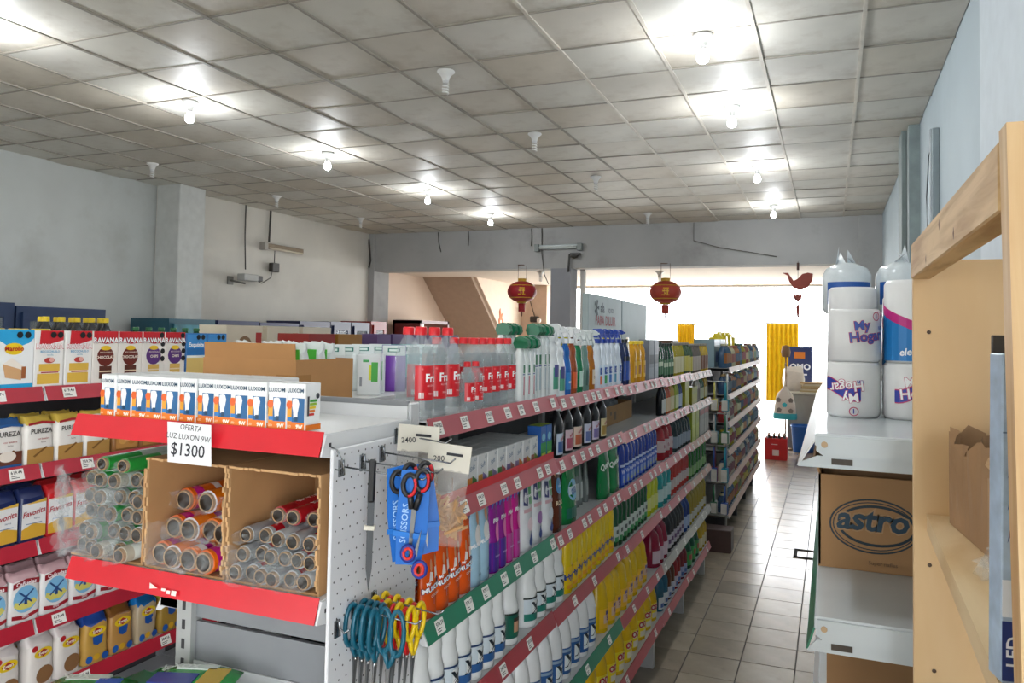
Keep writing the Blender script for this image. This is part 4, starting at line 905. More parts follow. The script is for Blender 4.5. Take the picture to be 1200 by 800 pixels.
def roll_proto(nm, R, L, wrap, stripe, seed, ends=True, text=None, loose=.02):
    def cyl(mb, r0, r1, y0, y1, mi=0, n=14):
        vs = [(r*math.cos(2*math.pi*i/n), y, r*math.sin(2*math.pi*i/n)) for (r, y) in ((r0, y0), (r1, y1)) for i in range(n)]
        mb.add(vs, [(i, (i+1) % n, n+(i+1) % n, n+i) for i in range(n)], mi, True)
    mb = MB(); cyl(mb, R*.84, R*.84, -L/2-.008, L/2); cyl(mb, R*.70, R*.70, -L/2-.008, -L/2+.1, 1); cyl(mb, R*.70, R*.84, -L/2-.008, -L/2-.0081)
    n = 14; mb.add([(R*.70*math.cos(2*math.pi*i/n), -L/2+.06, R*.70*math.sin(2*math.pi*i/n)) for i in range(n)], [tuple(range(n))], 1)
    parts = [('core', fixn(mb.done('core', [core_m, core_in])), None)]
    mb = MB(); cyl(mb, R, R, -L/2, L/2); cyl(mb, R*.83, R, -L/2, -L/2-.0001)
    parts.append(('sheet_roll', fixn(mb.done('sheet_roll', mat(wrap, .3, var=.06, scale=30))), None))
    if stripe:
        mb = MB()
        for k, (y0, y1, h) in enumerate(stripe): cyl(mb, R*1.015, R*1.015, -L/2+y0, -L/2+y1, k)
        if text: mb.text(text[0], text[1], 0, 0, len(stripe), rad=None, rot=math.pi/2); mb.v[-len(text_geo(text[0], .012)[0]):] = [(R*1.03*math.sin(-v[0]/R), v[2]-L/2+text[2], R*1.03*math.cos(-v[0]/R)) for v in mb.v[-len(text_geo(text[0], .012)[0]):]]
        parts.append(('print', mb.done('print', [flat(h, .25) for _, _, h in stripe]+([flat(text[3])] if text else [])), None))
    vs, fs = crumple_disc(R*1.0, loose, seed)
    mb = MB().add([(x, y-L/2-.002, z) for x, y, z in vs], fs, 0); 
    parts.append(('film_end', mb.done('film_end', film3), None))
    return Proto(nm, 'roll', parts)
def pile(prs, x0, x1, z0, counts, R, L, y, label, group, seed, jit=.012, back=.0):
    r = random.Random(seed)
    for j, n in enumerate(counts):
        for k in range(n):
            x = x0+R+.004+(x1-x0-2*R-.008)*(k+(.0 if j % 2 == 0 else .25))/max(1, n-.75)+r.uniform(-.001, .001)
            z = z0+R+.001+j*R*2.02
            prs[(j*3+k*2+seed) % len(prs)].put((min(x, x1-R-.005), y+j*back+r.uniform(-jit, jit), z), r.uniform(-.008, .008), '%s, %s layer up' % (label, ORD[j]), group, tilt=(r.uniform(-.004, .004), r.uniform(-1.5, 1.5)))
ra = [roll_proto('baking_roll', .0185, .22, c, s_, q, loose=.035) for q, (c, s_) in enumerate((('#9aa49e', [(.0, .07, '#2f9a46')]), ('#c9d0cc', None), ('#b9b4a4', [(.02, .05, '#dfe6e0')]), ('#8f9a94', [(.01, .03, '#2c8a40')])))]
pile(ra, -1.628, -1.418, EC2+.006, (5, 5, 5, 5, 5), 0.0185, .22, 1.408, 'film wrapped roll with bare cardboard core in the cut down carton', 'green and clear film wrapped rolls', 2, .018, .010)
rb_ = [roll_proto('kitchen_roll', .026, .19, c, s_, q+10, text=t_, loose=.03) for q, (c, s_, t_) in enumerate((('#e8790f', [(.03, .05, '#a31a7a'), (.10, .118, '#a31a7a'), (.012, .03, '#e8e0dc')], ('Royal', .016, .075, '#1f3f7a')), ('#dfd8d8', [(.0, .06, '#e8790f'), (.06, .08, '#b01f86')], None), ('#e06a14', [(.01, .035, '#c01f86'), (.07, .09, '#e9e2e2')], None)))]
pile(rb_, -1.397, -1.188, EC2+.006, (4, 4, 3), 0.026, .19, 1.406, 'orange and magenta wrapped roll in the torn carton', 'orange and magenta wrapped rolls', 5, .010, .036)
rc_ = [roll_proto('foil_roll', .0175, .21, c, s_, q+20, text=t_, loose=.03) for q, (c, s_, t_) in enumerate((('#9fa3a6', None, None), ('#a8acaf', [(.0, .05, '#c4cacd')], None), ('#b8bcbf', [(.01, .04, '#c41f2a')], None)))]
pile(rc_, -1.166, -.948, EC2+.006, (6, 6, 5), 0.0175, .21, 1.408, 'foil roll in crinkled film with cardboard core showing', 'foil rolls in crinkled film', 9, .014, .018)
rd_ = roll_proto('foil_roll', .018, .21, '#b81d28', [(.05, .2, '#cf2a34')], 31, text=('FOIL ALUMINIO', .016, .12, '#f4e8e8'), loose=.02)
for k, (x, z, yy) in enumerate(((-1.10, 1.506, 1.475), (-1.06, 1.506, 1.472), (-1.01, 1.506, 1.478))): rd_.put((x, yy, z), .06, 'red wrapped foil roll lying on top of the silver rolls', 'red wrapped foil rolls')
ge_ = roll_proto('baking_roll', .017, .27, '#2b9a3e', [(.1, .25, '#c8d2c6')], 33, loose=.02)
for k, (x, z) in enumerate(((-1.565, 1.587), (-1.50, 1.587))): ge_.put((x, 1.45, z), .08, 'green wrapped baking paper roll on top of the film rolls', 'green wrapped rolls on top')
# crinkled loose film round the left hand rolls
def film_sheet(name, label, w, h, seed, loc, rot, amp=.012, n=11, parent=None):
    r = random.Random(seed); vs, fs = [], []
    for j in range(n+1):
        for i in range(n+1):
            ed = r.uniform(-.008, .008) if i in (0, n) or j in (0, n) else 0
            vs.append((-w/2+w*i/n+ed, r.uniform(-amp, amp), h*j/n+ed))
    for j in range(n):
        for i in range(n): a = j*(n+1)+i; fs.append((a, a+1, a+n+2, a+n+1))
    o = obj(name, MB().add(vs, fs).done(name, film2), None, loc, rot); tag(o, label, 'wrapper'); return o
film_sheet('film_wrapper', 'crinkled clear film draped across the green wrapped roll ends', .17, .17, 14, (-1.53, 1.268, EC2+.012), (.02, 0, .0), .010)
film_sheet('film_wrapper', 'crinkled clear film over the orange wrapped roll ends', .17, .10, 15, (-1.29, 1.276, EC2+.012), (.02, 0, .0), .010)
film_sheet('film_wrapper', 'crinkled clear film hanging over the open side of the cut down carton', .10, .19, 3, (-1.62, 1.262, EC2+.015), (0, 0, -.5), .014)
film_sheet('film_wrapper', 'crinkled clear film bunched before the green wrapped rolls', .15, .14, 4, (-1.525, 1.262, EC2+.03), (.1, 0, .05), .016)
film_sheet('film_wrapper', 'crinkled clear film bunched at the bottom of the foil roll carton', .19, .075, 6, (-1.058, 1.272, EC2+.008), (.05, 0, 0), .012)
# flat green packs on the low shelf
def slab(cols, seed):
    r = random.Random(seed); mb = MB(); 
    vs, fs = [], []; n = 6
    for s_ in (0, 1):
        for j in range(n+1):
            for i in range(n+1):
                u, v = i/n-.5, j/n-.5; e = (1-(2*u)**6)*(1-(2*v)**6); vs.append((u*.20, v*.15, .004 if not s_ else .006+.024*e+r.uniform(-.002, .002)))
    N = (n+1)**2
    for s_ in (0, 1):
        for j in range(n):
            for i in range(n): a = s_*N+j*(n+1)+i; q = (a, a+1, a+n+2, a+n+1); fs.append(q if s_ else q[::-1])
    for i in range(n):
        fs += [(i, i+1, N+i+1, N+i), (n*(n+1)+i, N+n*(n+1)+i, N+n*(n+1)+i+1, n*(n+1)+i+1), (i*(n+1), N+i*(n+1), N+(i+1)*(n+1), (i+1)*(n+1)), (i*(n+1)+n, (i+1)*(n+1)+n, N+(i+1)*(n+1)+n, N+i*(n+1)+n)]
    body = MB().add(vs, fs, 0, True).done('pack', mat(cols[0], .15, var=.05, scale=20, bump=.1))
    mb = MB(); z = .0325
    mb.box(-.085, .02, -.055, .0, z-.003, z, 0).box(.03, .085, -.06, .03, z-.003, z, 1).box(-.05, .05, .025, .05, z-.003, z, 2); mb.text('XOX', .03, -.03, .036, 3, y=z+.001, face='+z', bold=.03)
    return Proto('biscuit_pack', 'pack', [('pack', fixn(body), None), ('print', mb.done('print', [flat(c, .2) for c in cols[1:5]]), None)])
gp1 = slab(['#1f9a3a', '#0d6a4a', '#c9a02a', '#e6ede6', '#f4f8f4'], 1); gp2 = slab(['#2aa044', '#2a3f9a', '#d8b43a', '#dfe8df', '#f4f8f4'], 2); gp3 = slab(['#178a34', '#1c2f7a', '#2f62c0', '#cfd8cf', '#e8f0e8'], 3)
for k, (p, x, y, z, rz, lab) in enumerate(((gp1, -1.50, 1.36, 0, .2, 'flat green pack with gold patch on the low shelf'), (gp2, -1.43, 1.48, .036, .35, 'flat green pack with blue patch lying on another pack'), (gp3, -1.28, 1.45, 0, .1, 'flat dark green and navy pack on the low shelf'), (gp1, -1.53, 1.50, 0, -.1, 'flat green pack lowest of the pile on the low shelf'), (gp3, -1.62, 1.33, .036, .4, 'flat dark green pack sticking out over the shelf end'))):
    p.put((x, y, EC3+.0006+z), rz, lab, 'flat green packs on the low shelf')

# ---- hardware hanging on the pegboard
steel = mat('#8e9092', .3, metal=.8, var=.05)
def scissors(name, hc, label, group, loc, rot, L=.17, loop=.024, sp=.0):
    t = thing(name, label, 'scissors', loc, rot, group)
    for s_ in (-1, 1):
        pts = [(0, s_*(.016+loop*.62*math.sin(a))*1., -.045+loop*1.55*math.cos(a)) for a in [2*math.pi*k/18 for k in range(18)]]
        h_ = obj('handle', MB().tube(pts, .0052, 7, closed=True).tube([(0, s_*.014, -.078), (0, s_*.007, -.10), (0, 0, -.115)], [.006, .0055, .004], 6).done('handle', mat(hc, .3, var=.04)), t)
        obj('blade', fixn(MB().prism([(s_*.008, -.10), (-s_*.004, -.112), (-s_*.006, -.12), (-s_*.0015, -.115-L*.62), (s_*.004, -.125)], s_*.0012, s_*.0012+.0016*s_, 'x').done('blade', steel)), t)
    obj('screw', MB().lathe([(.004, 0), (.0035, .0016), (0, .002)], 8).done('screw', mat('#c8c8c4', .2, metal=.9)), t, (.0028, 0, -.118), (0, math.pi/2, 0))
    return t
for k in range(4): scissors('scissors', '#0f5a70', nth('teal handled scissors hanging on the front pegboard rod', k, 'the pegboard'), 'teal handled scissors', (-.893+k*.016, 1.375, 1.352-.001*k), (0, .06, -.25+.1*k), .2, .027)
scissors('scissors', '#0f5a70', 'teal handled scissors turned edge on at the rod tip', None, (-.815, 1.375, 1.346), (0, .05, 1.45), .2, .028)
for k in range(4): scissors('scissors', '#e6c40e', nth('yellow handled scissors hanging on the rear pegboard rod', k, 'the pegboard'), 'yellow handled scissors', (-.888+k*.029, 1.452, 1.352-.003*k), (0, .06, -.15), .15, .022)
for k in range(3): scissors('scissors', '#cf1d22', nth('red handled scissors between the yellow handled ones', k, 'the pegboard'), 'red handled scissors', (-.874+k*.029, 1.452, 1.347-.003*k), (0, .06, -.05), .15, .020)
# scissors on blue cards
def carded(label, loc, rot, both=True):
    t = thing('carded_scissors', label, 'scissors', loc, rot, 'scissors on blue cards')
    cd = [(-.028, 0), (.006, .004), (.014, -.006), (.03, -.004), (.034, -.11), (.026, -.175), (-.022, -.18), (-.03, -.09)]
    c = obj('card', fixn(MB().prism(cd, -.001, .001, 'y').done('card', mat('#1668c0', .4, var=.04))), t)
    obj('print', MB().text('SCISSORS', .018, -.012, -.10, 0, y=-.0014, rot=math.pi/2, bold=.01).done('p', flat('#9fc4ea')), c)
    obj('strap', MB().box(-.032, .034, -.006, -.0045, -.125, -.115).done('s', mat('#1c74cc', .4)), t)
    for s_ in (-1, 1):
        pts = [(.004+s_*.012+.013*math.sin(a), -.006, -.02+s_*.006+.020*math.cos(a)) for a in [2*math.pi*k/16 for k in range(16)]]
        h_ = obj('handle', MB().tube(pts, .005, 7, closed=True).tube([(.004+s_*.01, -.006, -.04), (.004+s_*.004, -.006, -.07)], .006, 6).done('h', mat('#1b1b1e', .4, var=.04)), t)
        obj('grip', MB().tube([(p[0], p[1]-.003, p[2]) for p in pts[2:9]], .0035, 6).done('g', mat('#cf1d28', .4)), h_)
    obj('blade', fixn(MB().prism([(.0, -.06), (.01, -.06), (.008, -.14), (.004, -.165), (.001, -.14)], -.006, -.0035, 'y').done('b', steel)), t)
    return t
carded('black and red scissors on a blue card, frontmost on the hook', (-.735, 1.318, 1.636), (0, .08, .25))
carded('black and red scissors on a blue card, behind the front card', (-.772, 1.325, 1.640), (0, -.05, .8))
carded('black and red scissors on a blue card hanging on the second hook', (-.775, 1.394, 1.632), (0, -.12, .6))
t = thing('small_scissors', 'small blue scissors with red ringed grips hanging below the carded scissors', 'scissors', (-.728, 1.305, 1.470), (0, .2, .3))
for s_ in (-1, 1):
    h_ = obj('handle', MB().tube([(s_*.014+.012*math.cos(a), 0, -.012*s_+.014*math.sin(a)) for a in [2*math.pi*k/14 for k in range(14)]], .0045, 6, closed=True).done('h', mat('#1f2f8a', .4)), t)
    obj('grip', MB().tube([(s_*.014+.008*math.cos(a), -.003, -.012*s_+.010*math.sin(a)) for a in [2*math.pi*k/14 for k in range(14)]], .003, 6, closed=True).done('g', mat('#d02a24', .4)), h_)
obj('blade', fixn(MB().prism([(-.004, .01), (.004, .01), (.001, .06)], -.002, .002, 'y').done('b', steel)), t)
# long knife in a sleeve
t = thing('carded_knife', 'long knife with black handle in a clear sleeve hanging on the pegboard', 'knife', (-.832, 1.318, 1.640), (0, .02, .35))
obj('handle', MB().cbox(-.007, .007, -.005, .005, -.072, .012, .003).done('h', mat('#17171a', .35)), t)
obj('blade', fixn(MB().prism([(-.007, -.07), (.007, -.07), (.007, -.20), (.002, -.245), (-.005, -.20)], -.001, .001, 'y').done('b', mat('#55585c', .3, metal=.7))), t)
obj('band', MB().box(-.011, .010, -.0065, .0065, -.125, -.117).done('s', flat('#cfcabd')), t)
# bags of clothes pegs
pegw = mat('#c99a68', .7, var=.1)
def peg_bag(label, loc, rot, seed, price):
    t = thing('peg_bag', label, 'bag', loc, rot, 'bags of wooden pegs'); r = random.Random(seed)
    obj('header_card', MB().box(-.048, .048, -.002, .002, -.045, .014).done('hc', mat('#d9d4c6', .7, var=.04)), t)
    obj('price', MB().text(price, .017, -.022, -.020, 0, y=-.003, bold=.01, rot=.1).box(-.006, .03, -.0032, -.0026, -.010, -.004).done('p', flat('#25252a')), t)
    mb = MB()
    for k in range(70):
        x, z, y = r.uniform(-.038, .038), r.uniform(-.178, -.115), r.uniform(-.016, .016); a = r.uniform(-1.2, 1.2); L = .024
        dx, dz = math.sin(a)*L, math.cos(a)*L
        mb.tube([(x-dx, y, z-dz), (x+dx, y+r.uniform(-.008, .008), z+dz)], .0036, 4, smooth=False)
    tag(obj('wooden_pegs', mb.done('pegs', pegw), t), kind='stuff')
    vs, fs = [], []; n = 10
    for s_ in (-1, 1):
        for j in range(n+1):
            for i in range(n+1):
                u, v = i/n, j/n; b = math.sin(math.pi*min(1, max(0, u)))**.6*math.sin(math.pi*min(1, v*.92+.08))**.5
                vs.append((-.047+.094*u+r.uniform(-.002, .002), s_*(.024*b)+r.uniform(-.002, .002), -.205+.165*v))
    N = (n+1)**2
    for s_ in (0, 1):
        for j in range(n):
            for i in range(n): a = s_*N+j*(n+1)+i; fs.append((a, a+1, a+n+2, a+n+1))
    obj('film', MB().add(vs, fs, 0, True).done('film', mat('#c9c4bc', .1, alpha=.22, var=0)), t)
peg_bag('clear bag of wooden pegs with cream header card, frontmost', (-.772, 1.535, 1.645), (0, .10, .25), 4, '200')
peg_bag('clear bag of wooden pegs with cream header card behind the front bag', (-.848, 1.53, 1.682), (0, .04, .2), 8, '2400')

# ================================================================ BAKING GOODS ON THE LEFT SHELVING
def lput(p, s, y, half, label, group=None, rz=0, back=0, z=0): return p.put((LX-.022-half-back, y, LZ[s-1]+.0006+z), RX+rz, label, group)
OCT = '#17181a'
def seals(n=2, x=.0, z=.175, dx=.026): return [(ell(x+dx*k, z, .0115, .0115, 8), OCT) for k in range(n)]
mar = boxp('cake_mix_box', 'box', .125, .05, .20, '#eef0f0', [([(-.062, .2), (-.062, .165), (-.03, .145), (.01, .142), (.045, .155), (.062, .172), (.062, .2)], '#2aa3d8'), (rect(-.062, .0, .062, .018), '#2aa3d8'), (ell(-.008, .135, .033, .020, 18), '#eecb1e'), ([(-.045, .085), (-.01, .095), (.02, .065), (.02, .03), (-.035, .04)], '#d6a878'), ([(-.045, .085), (-.015, .105), (.035, .07), (.02, .065)], '#efe6da'), (rect(.02, .035, .035, .075), '#a5623a')]+seals(2, .010, .182, .028), [('Marolio', .021, -.008, .135, '#c02a20', dict(bold=.03))])
lput(mar, 1, 1.775, .026, 'white and light blue cake mix box with yellow oval, at the shelf start')
def ravana(kind):
    w, h = .108, .198
    if kind == 's':
        ds = [([(-.035, h), (w/2-.002, h), (w/2-.002, .165), (.0, .150), (-.038, .150)], '#c81f2a'), (rect(-.043, .012, .040, .048), '#e0b64a'), (rect(-.043, .048, .040, .056), '#f1e6dc'), (rect(-.038, .056, .04, .082), '#e0b64a'), (rect(-.030, .050, .036, .0545), '#a8323a'), (ell(.0, .094, .020, .010), '#b53a34'), (ell(.008, .096, .010, .008), '#e8b0a4')]+seals(2, .012, .183, .026)
        tx = [('RAVANA', .026, -.001, .142, '#c81f2a', dict(bold=.045)), ('RAVANA', .026, -.001, .1425, '#ffffff', dict(bold=.008)), ('BIZCOCHUELO', .0105, .0, .124, '#3f9ac4', dict(bold=.02)), ('vainilla', .009, 0, .113, '#8fb4c8')]; return boxp('cake_mix_box', 'box', w, .048, h, '#f0eeea', ds, tx)
    c = {'c': ('#6a2418', '#5a2a1c', 'CHOCOLATE'), 'k': ('#5a2f7a', '#d8b05a', 'CHIPS')}[kind]
    ds = [([(-w/2+.001, h), (w/2-.001, h), (w/2-.001, .155), (.0, .150), (-w/2+.001, .160)], '#c81f2a'), (ell(.0, .103, .037, .036, 16), c[0]), (rect(-.026, .02, .028, .068), c[1]), (ell(-.0, .135, .022, .009), '#e8c02a'), (rect(-.026, .045, .028, .05), '#e8d2b0')]+(seals(1, .038, .185)+seals(1, .043, .150)+seals(1, .043, .12)+seals(1, .043, .09) if kind == 'k' else [])
    tx = [('RAVANA', .027, -.001, .163, '#7a0f18', dict(bold=.07)), ('RAVANA', .027, -.001, .1635, '#ffffff', dict(bold=.028)), (c[2], .0145, .0, .10, '#f2e4d4', dict(bold=.03)), ('BIZCOCHUELO', .0075, 0, .118, '#f2e4d4')]
    return boxp('cake_mix_box', 'box', w, .048, h, '#eee8e0', ds, tx)
rs, rc, rk = ravana('s'), ravana('c'), ravana('k')
for y in (1.895, 2.01): lput(rs, 1, y, .025, 'white cake mix box with red corner and layered sponge cake', 'red cornered sponge cake boxes')
for y in (2.122, 2.234): lput(rc, 1, y, .025, 'cake mix box with brown chocolate roundel', 'chocolate cake mix boxes')
for y in (2.346, 2.456): lput(rk, 1, y, .025, 'cake mix box with violet roundel and black seals', 'violet cake mix boxes')
exq = boxp('cake_mix_box', 'box', .115, .048, .195, '#2a74b8', [(rect(-.055, .01, .055, .09), '#e0c070'), (rect(-.055, .09, .055, .10), '#e9efe8'), (rect(-.055, .13, .055, .19), '#3f8fd0')]+seals(2, .008, .178, .026), [('Exquisita', .024, -.004, .145, '#ffffff', dict(bold=.03, shear=.2))])
for y in (2.575, 2.695): lput(exq, 1, y, .025, 'bright blue cake mix box with yellow sponge', 'bright blue cake mix boxes')
# second shelf: premium flour sacks and biscuit packs
def pur(blue):
    w, h = .108, .165
    ds = [(rect(-w/2+.003, .004, w/2-.003, .055), '#b58a4a' if not blue else '#6a3a2a'), ([(-w/2+.003, h-.022), (.0, h-.016), (w/2-.003, h-.022), (w/2-.003, h-.030), (.0, h-.024), (-w/2+.003, h-.030)], '#a8242c' if not blue else '#2a5a94'), ([(-.03, .03), (.02, .06), (.026, .056), (-.022, .026)], '#7a5426')]
    if blue: ds += [(ell(0, .04, .03, .018), '#e6dcd0'), (rect(-w/2+.003, .0, w/2-.003, .012), '#2a5a94')]
    return bag('flour_bag', 'bag', w, .07, h, '#ece8e2', ds, [('PUREZA', .023, 0, h*.69, '#2c2622', dict(bold=.015)), ('con levadura', .009, .008, h*.53, '#b04a44'), ('harina', .008, .008, h*.46, '#8a7a70')], topc='#cfb04a' if not blue else '#2a5a94', pinch=.8, seed=4)
pg_, pbz = pur(False), pur(True)
lput(pbz, 2, 1.76, .038, 'white and blue flour bag with chocolate picture')
for k, y in enumerate((1.875, 1.99, 2.105)): lput(pg_, 2, y, .038, nth('white flour bag with gold top and wheat picture', k, 'the blue topped one'), 'gold topped flour bags', rz=R5.uniform(-.08, .08))
for y in (1.90, 2.02): lput(pg_, 2, y, .038, 'white flour bag with gold top standing in the second row', 'gold topped flour bags behind', back=.085)
ck = bag('biscuit_pack', 'pack', .115, .06, .12, '#9a6a3a', [(rect(-.05, .012, .05, .075), '#c08a4a'), (ell(-.02, .045, .02, .018), '#d8a45a'), (ell(.02, .042, .02, .018), '#b87a3a'), (ell(.0, .05, .016, .015), '#e0b878')], [], pinch=.9, seed=9)
for y in (2.235, 2.36, 2.485, 2.61): lput(ck, 2, y, .033, 'clear pack of golden biscuits on the shelf below the cake mixes', 'packs of golden biscuits')
# third shelf: red and blue flour bags
def fav(c, seed):
    w, h = .098, .178; return bag('flour_bag', 'bag', w, .07, h, c, [(rect(-w/2+.004, .012, w/2-.004, .132), '#e6e6e6'), ([(-w/2+.004, .012), (w/2-.004, .012), (w/2-.004, .05), (-.0, .062), (-w/2+.004, .045)], '#d8a83a'), ([(-w/2+.004, .128), (w/2-.004, .140), (w/2-.004, .128)], '#d8b04a'), (rect(-.03, .06, .03, .063), '#7a8fb0')], [('Favorita', .026, 0, .098, '#a8242c', dict(bold=.02, shear=.3, rot=.12)), ('harina', .009, .01, .078, '#5a6a80')], pinch=.86, seed=seed)
fb, fr = fav('#1c2a5a', 2), fav('#c41f24', 3)
for y in (1.76, 1.862): lput(fb, 3, y, .038, 'white flour bag with navy blue ends and yellow field', 'navy ended flour bags', rz=.05)
for y in (1.965, 2.07, 2.175): lput(fr, 3, y, .038, 'white flour bag with red ends and yellow field', 'red ended flour bags', rz=-.04)
for y in (1.78, 1.885): lput(fb, 3, y, .038, 'navy ended flour bag standing in the second row', 'navy ended flour bags behind', back=.085)
for y in (2.0, 2.1, 2.2): lput(fr, 3, y, .038, 'red ended flour bag standing in the second row', 'red ended flour bags behind', back=.085)
# fourth shelf: windmill flour
def mill():
    w, h = .108, .17; ds = [(ell(0, .078, .042, .045, 20), '#7fb8dc'), ([(-.040, .06), (-.02, .045), (.02, .045), (.04, .062), (.03, .075), (-.01, .066), (-.036, .074)], '#d9d06a'), ([(-.005, .06), (.007, .06), (.004, .09), (-.002, .09)], '#2a4a80'), ([(-.025, .065), (.025, .108), (.028, .103), (-.021, .061)], '#2a4a80'), ([(-.022, .108), (.024, .066), (.020, .062), (-.026, .104)], '#2a4a80'), ([(-.046, .018), (0, .010), (.046, .022), (.046, .034), (0, .023), (-.046, .031)], '#9a1f2c'), ([(-.045, .118), (0, .128), (.045, .122), (.045, .140), (0, .146), (-.045, .136)], '#8f1f2a')]
    return bag('flour_bag', 'bag', w, .07, h, '#e8e6e4', ds, [('Cañuelas', .019, 0, .131, '#f4ecec', dict(bold=.03, rot=.02)), ('0000', .011, 0, .02, '#f4ecec')], topc='#c9a4a8', pinch=.86, seed=6)
ml = mill()
for k in range(6): lput(ml, 4, 1.735+k*.112, .038, 'white flour bag with blue windmill picture and red checked top', 'windmill flour bags', rz=R5.uniform(-.05, .05))
for k in range(5): lput(ml, 4, 1.79+k*.112, .038, 'windmill flour bag standing in the second row', 'windmill flour bags behind', back=.085)
# fifth shelf: grain and pulse bags
def gr_bag(film_, grain, lab2, seed, stripe=None):
    w, h = .100, .175; ds = [(ell(.0, .118, .036, .017, 14), '#e6c41e'), ([(-.025, .118), (.0, .131), (.025, .118), (.0, .105)], '#a8281e')]
    if lab2: ds += [([(-.018, .10), (.024, .10), (.020, .072), (.002, .066), (-.016, .075)], '#1d52a0'), (ell(-.03, .022, .014, .014), '#1d5fb4'), (ell(.0, .024, .013, .012), '#d8a82a'), (ell(.034, .020, .014, .013), '#1d4f9a')]
    else: ds += [(ell(.008, .042, .034, .030, 16), grain), (ell(-.035, .14, .012, .01), '#b8242c')]
    return bag('grain_bag', 'bag', w, .075, h, film_, ds, [('Egran', .017, 0, .118, '#f6efe0', dict(bold=.03, rot=.08))], topc=stripe, pinch=.75, seed=seed, crumple=.008)
ga, gb, gc, gd_, ge2 = gr_bag('#dcd6d0', '#8a6440', False, 1, '#e2dad6'), gr_bag('#c49a4a', '#c49a4a', True, 2, '#2a4fa0'), gr_bag('#b88a4a', '#b88a4a', True, 3, '#8a5a2a'), gr_bag('#b8a688', '#b8a688', True, 4, '#1c7ac4'), gr_bag('#a8863a', '#a8863a', True, 5, '#b8b03a')
for y in (1.665, 1.79): lput(ga, 5, y, .04, 'white sack of brown lentils with yellow oval at the shelf start', 'white sacks of lentils at the start', rz=.1)
for y in (1.915, 2.02): lput(ga, 5, y, .04, 'white sack of brown lentils with yellow oval', 'white sacks of lentils', rz=.1)
lput(gb, 5, 2.135, .04, 'bag of yellow grain with blue top and yellow oval', rz=-.05); lput(gc, 5, 2.245, .04, 'bag of pale corn with brown top and yellow oval')
lput(gd_, 5, 2.365, .04, 'bag of pale beans with bright blue top', rz=.05); lput(ge2, 5, 2.485, .04, 'bag of reddish beans with yellow green top'); lput(gd_, 5, 2.60, .04, 'bag of white beans beside the end cap upright')
for y in (1.78, 1.9, 2.02, 2.14): lput(ga, 5, y, .04, 'white sack of lentils standing in the second row', 'white sacks of lentils behind', back=.095)
# top shelf further along, and the rear face of the same shelving
for k, (c, lab) in enumerate((('#8f2a24', 'dark red carton on top of the baking shelving'), ('#9a6a2a', 'ochre carton on top of the baking shelving'))):
    boxp('top_carton', 'box', .24, .2, .20, c).put((LX-.15, 3.50+k*.27, LZ[0]+.0006), RX, lab)
px = boxp('tea_carton', 'box', .16, .12, .205, '#5f4a78', [(rect(-.07, .02, .07, .09), '#7a6490')])
for y in (4.15, 4.33, 4.51, 4.75, 4.93, 5.11): px.put((LX-.12, y, LZ[0]+.0006), RX, 'dull purple carton on top of the baking shelving', 'dull purple cartons')
gx = boxp('tea_carton', 'box', .26, .12, .15, '#2c5a3c')
for y in (3.05, 3.85): gx.put((LX-.36, y, LZ[0]+.0006), RX, 'dark green carton on top of the baking shelving', 'dark green cartons')
yt = bottle('oil_bottle', 'bottle', 'slim', .235, .05, '#d8d01a', '#22307a', label=(.2, .5, 60, '#2a4a94'), n=10, caph=.09, capr=.7)
for k in range(5): yt.put((LX-.10, 7.35+k*.13, LZ[0]+.0006), RX, 'yellow bottle with navy cap on top of the baking shelving', 'yellow bottles with navy caps')
bwn = boxp('wine_carton', 'box', .11, .1, .25, '#5a3424', [(rect(-.04, .04, .04, .14), '#8a6a4a')])
for k in range(4): bwn.put((LX-.10, 8.05+k*.15, LZ[0]+.0006), RX, 'brown upright carton on top of the baking shelving', 'brown upright cartons')
sod = bottle('soda_bottle', 'bottle', 'pet', .25, .03, '#2a2c30', '#e3c41a', label=(.2, .55, 170, '#d8d4c0'), n=10, caph=.07, capr=.45)
for k in range(10): sod.put((LX-.70-.08*(k % 2), 2.38+k*.038*(1 if k < 9 else 1), LZ[0]+.0006), RX, 'dark bottle with yellow cap on the rear side of the baking shelving', 'dark bottles with yellow caps')
yl = bottle('mustard_jar', 'bottle', 'round', .20, .045, '#c9c060', '#e6c81e', label=(.2, .55, 170, '#d8c850'), n=10, caph=.09, capr=.75)
for k in range(8): yl.put((LX-.62, 1.60+k*.10, LZ[0]+.0006), RX, 'pale jar with yellow lid on the rear side of the baking shelving', 'pale jars with yellow lids')
gcl = bottle('green_bottle', 'bottle', 'pet', .215, .036, '#2a5a3a', '#1f6a3a', n=10)
for k in range(6): gcl.put((LX-.70, 2.86+k*.08, LZ[0]+.0006), RX, 'green capped bottle on the rear side of the baking shelving', 'green capped bottles')

# ================================================================ LEFT SIDE OF THE GONDOLA, TOP SHELF
ZT = 1.692+.0006
t = open_carton('carton', 'brown open carton with taped corner and torn flap on the gondola top shelf', .335, .28, .128, (-1.5475, 1.918, ZT), 0, mat('#b58452', .8, var=.05, scale=7), flaps=(('front', .045, .06),))
obj('tape', MB().box(.10, .1685, -.1412, -.1404, .045, .085).box(.1676, .1682, -.1404, -.07, .045, .085).done('tape', mat('#a97a48', .2, var=.1)), t)
obj('torn_flap', fixn(MB().prism([(-.14, .11), (-.09, .15), (-.06, .13), (-.02, .165), (.01, .13), (.06, .12), (.06, .09), (-.14, .09)], -.139, -.136, 'y').done('f', mat('#b58452', .8))), t)
wp = bag('glove_pack', 'pack', .07, .04, .165, '#dfe6e4', [(rect(-.025, .12, .025, .15), '#4fb83a'), (rect(-.025, .115, -.01, .145), '#d8d82a')], pinch=.9, seed=12, crumple=.012)
k = 0
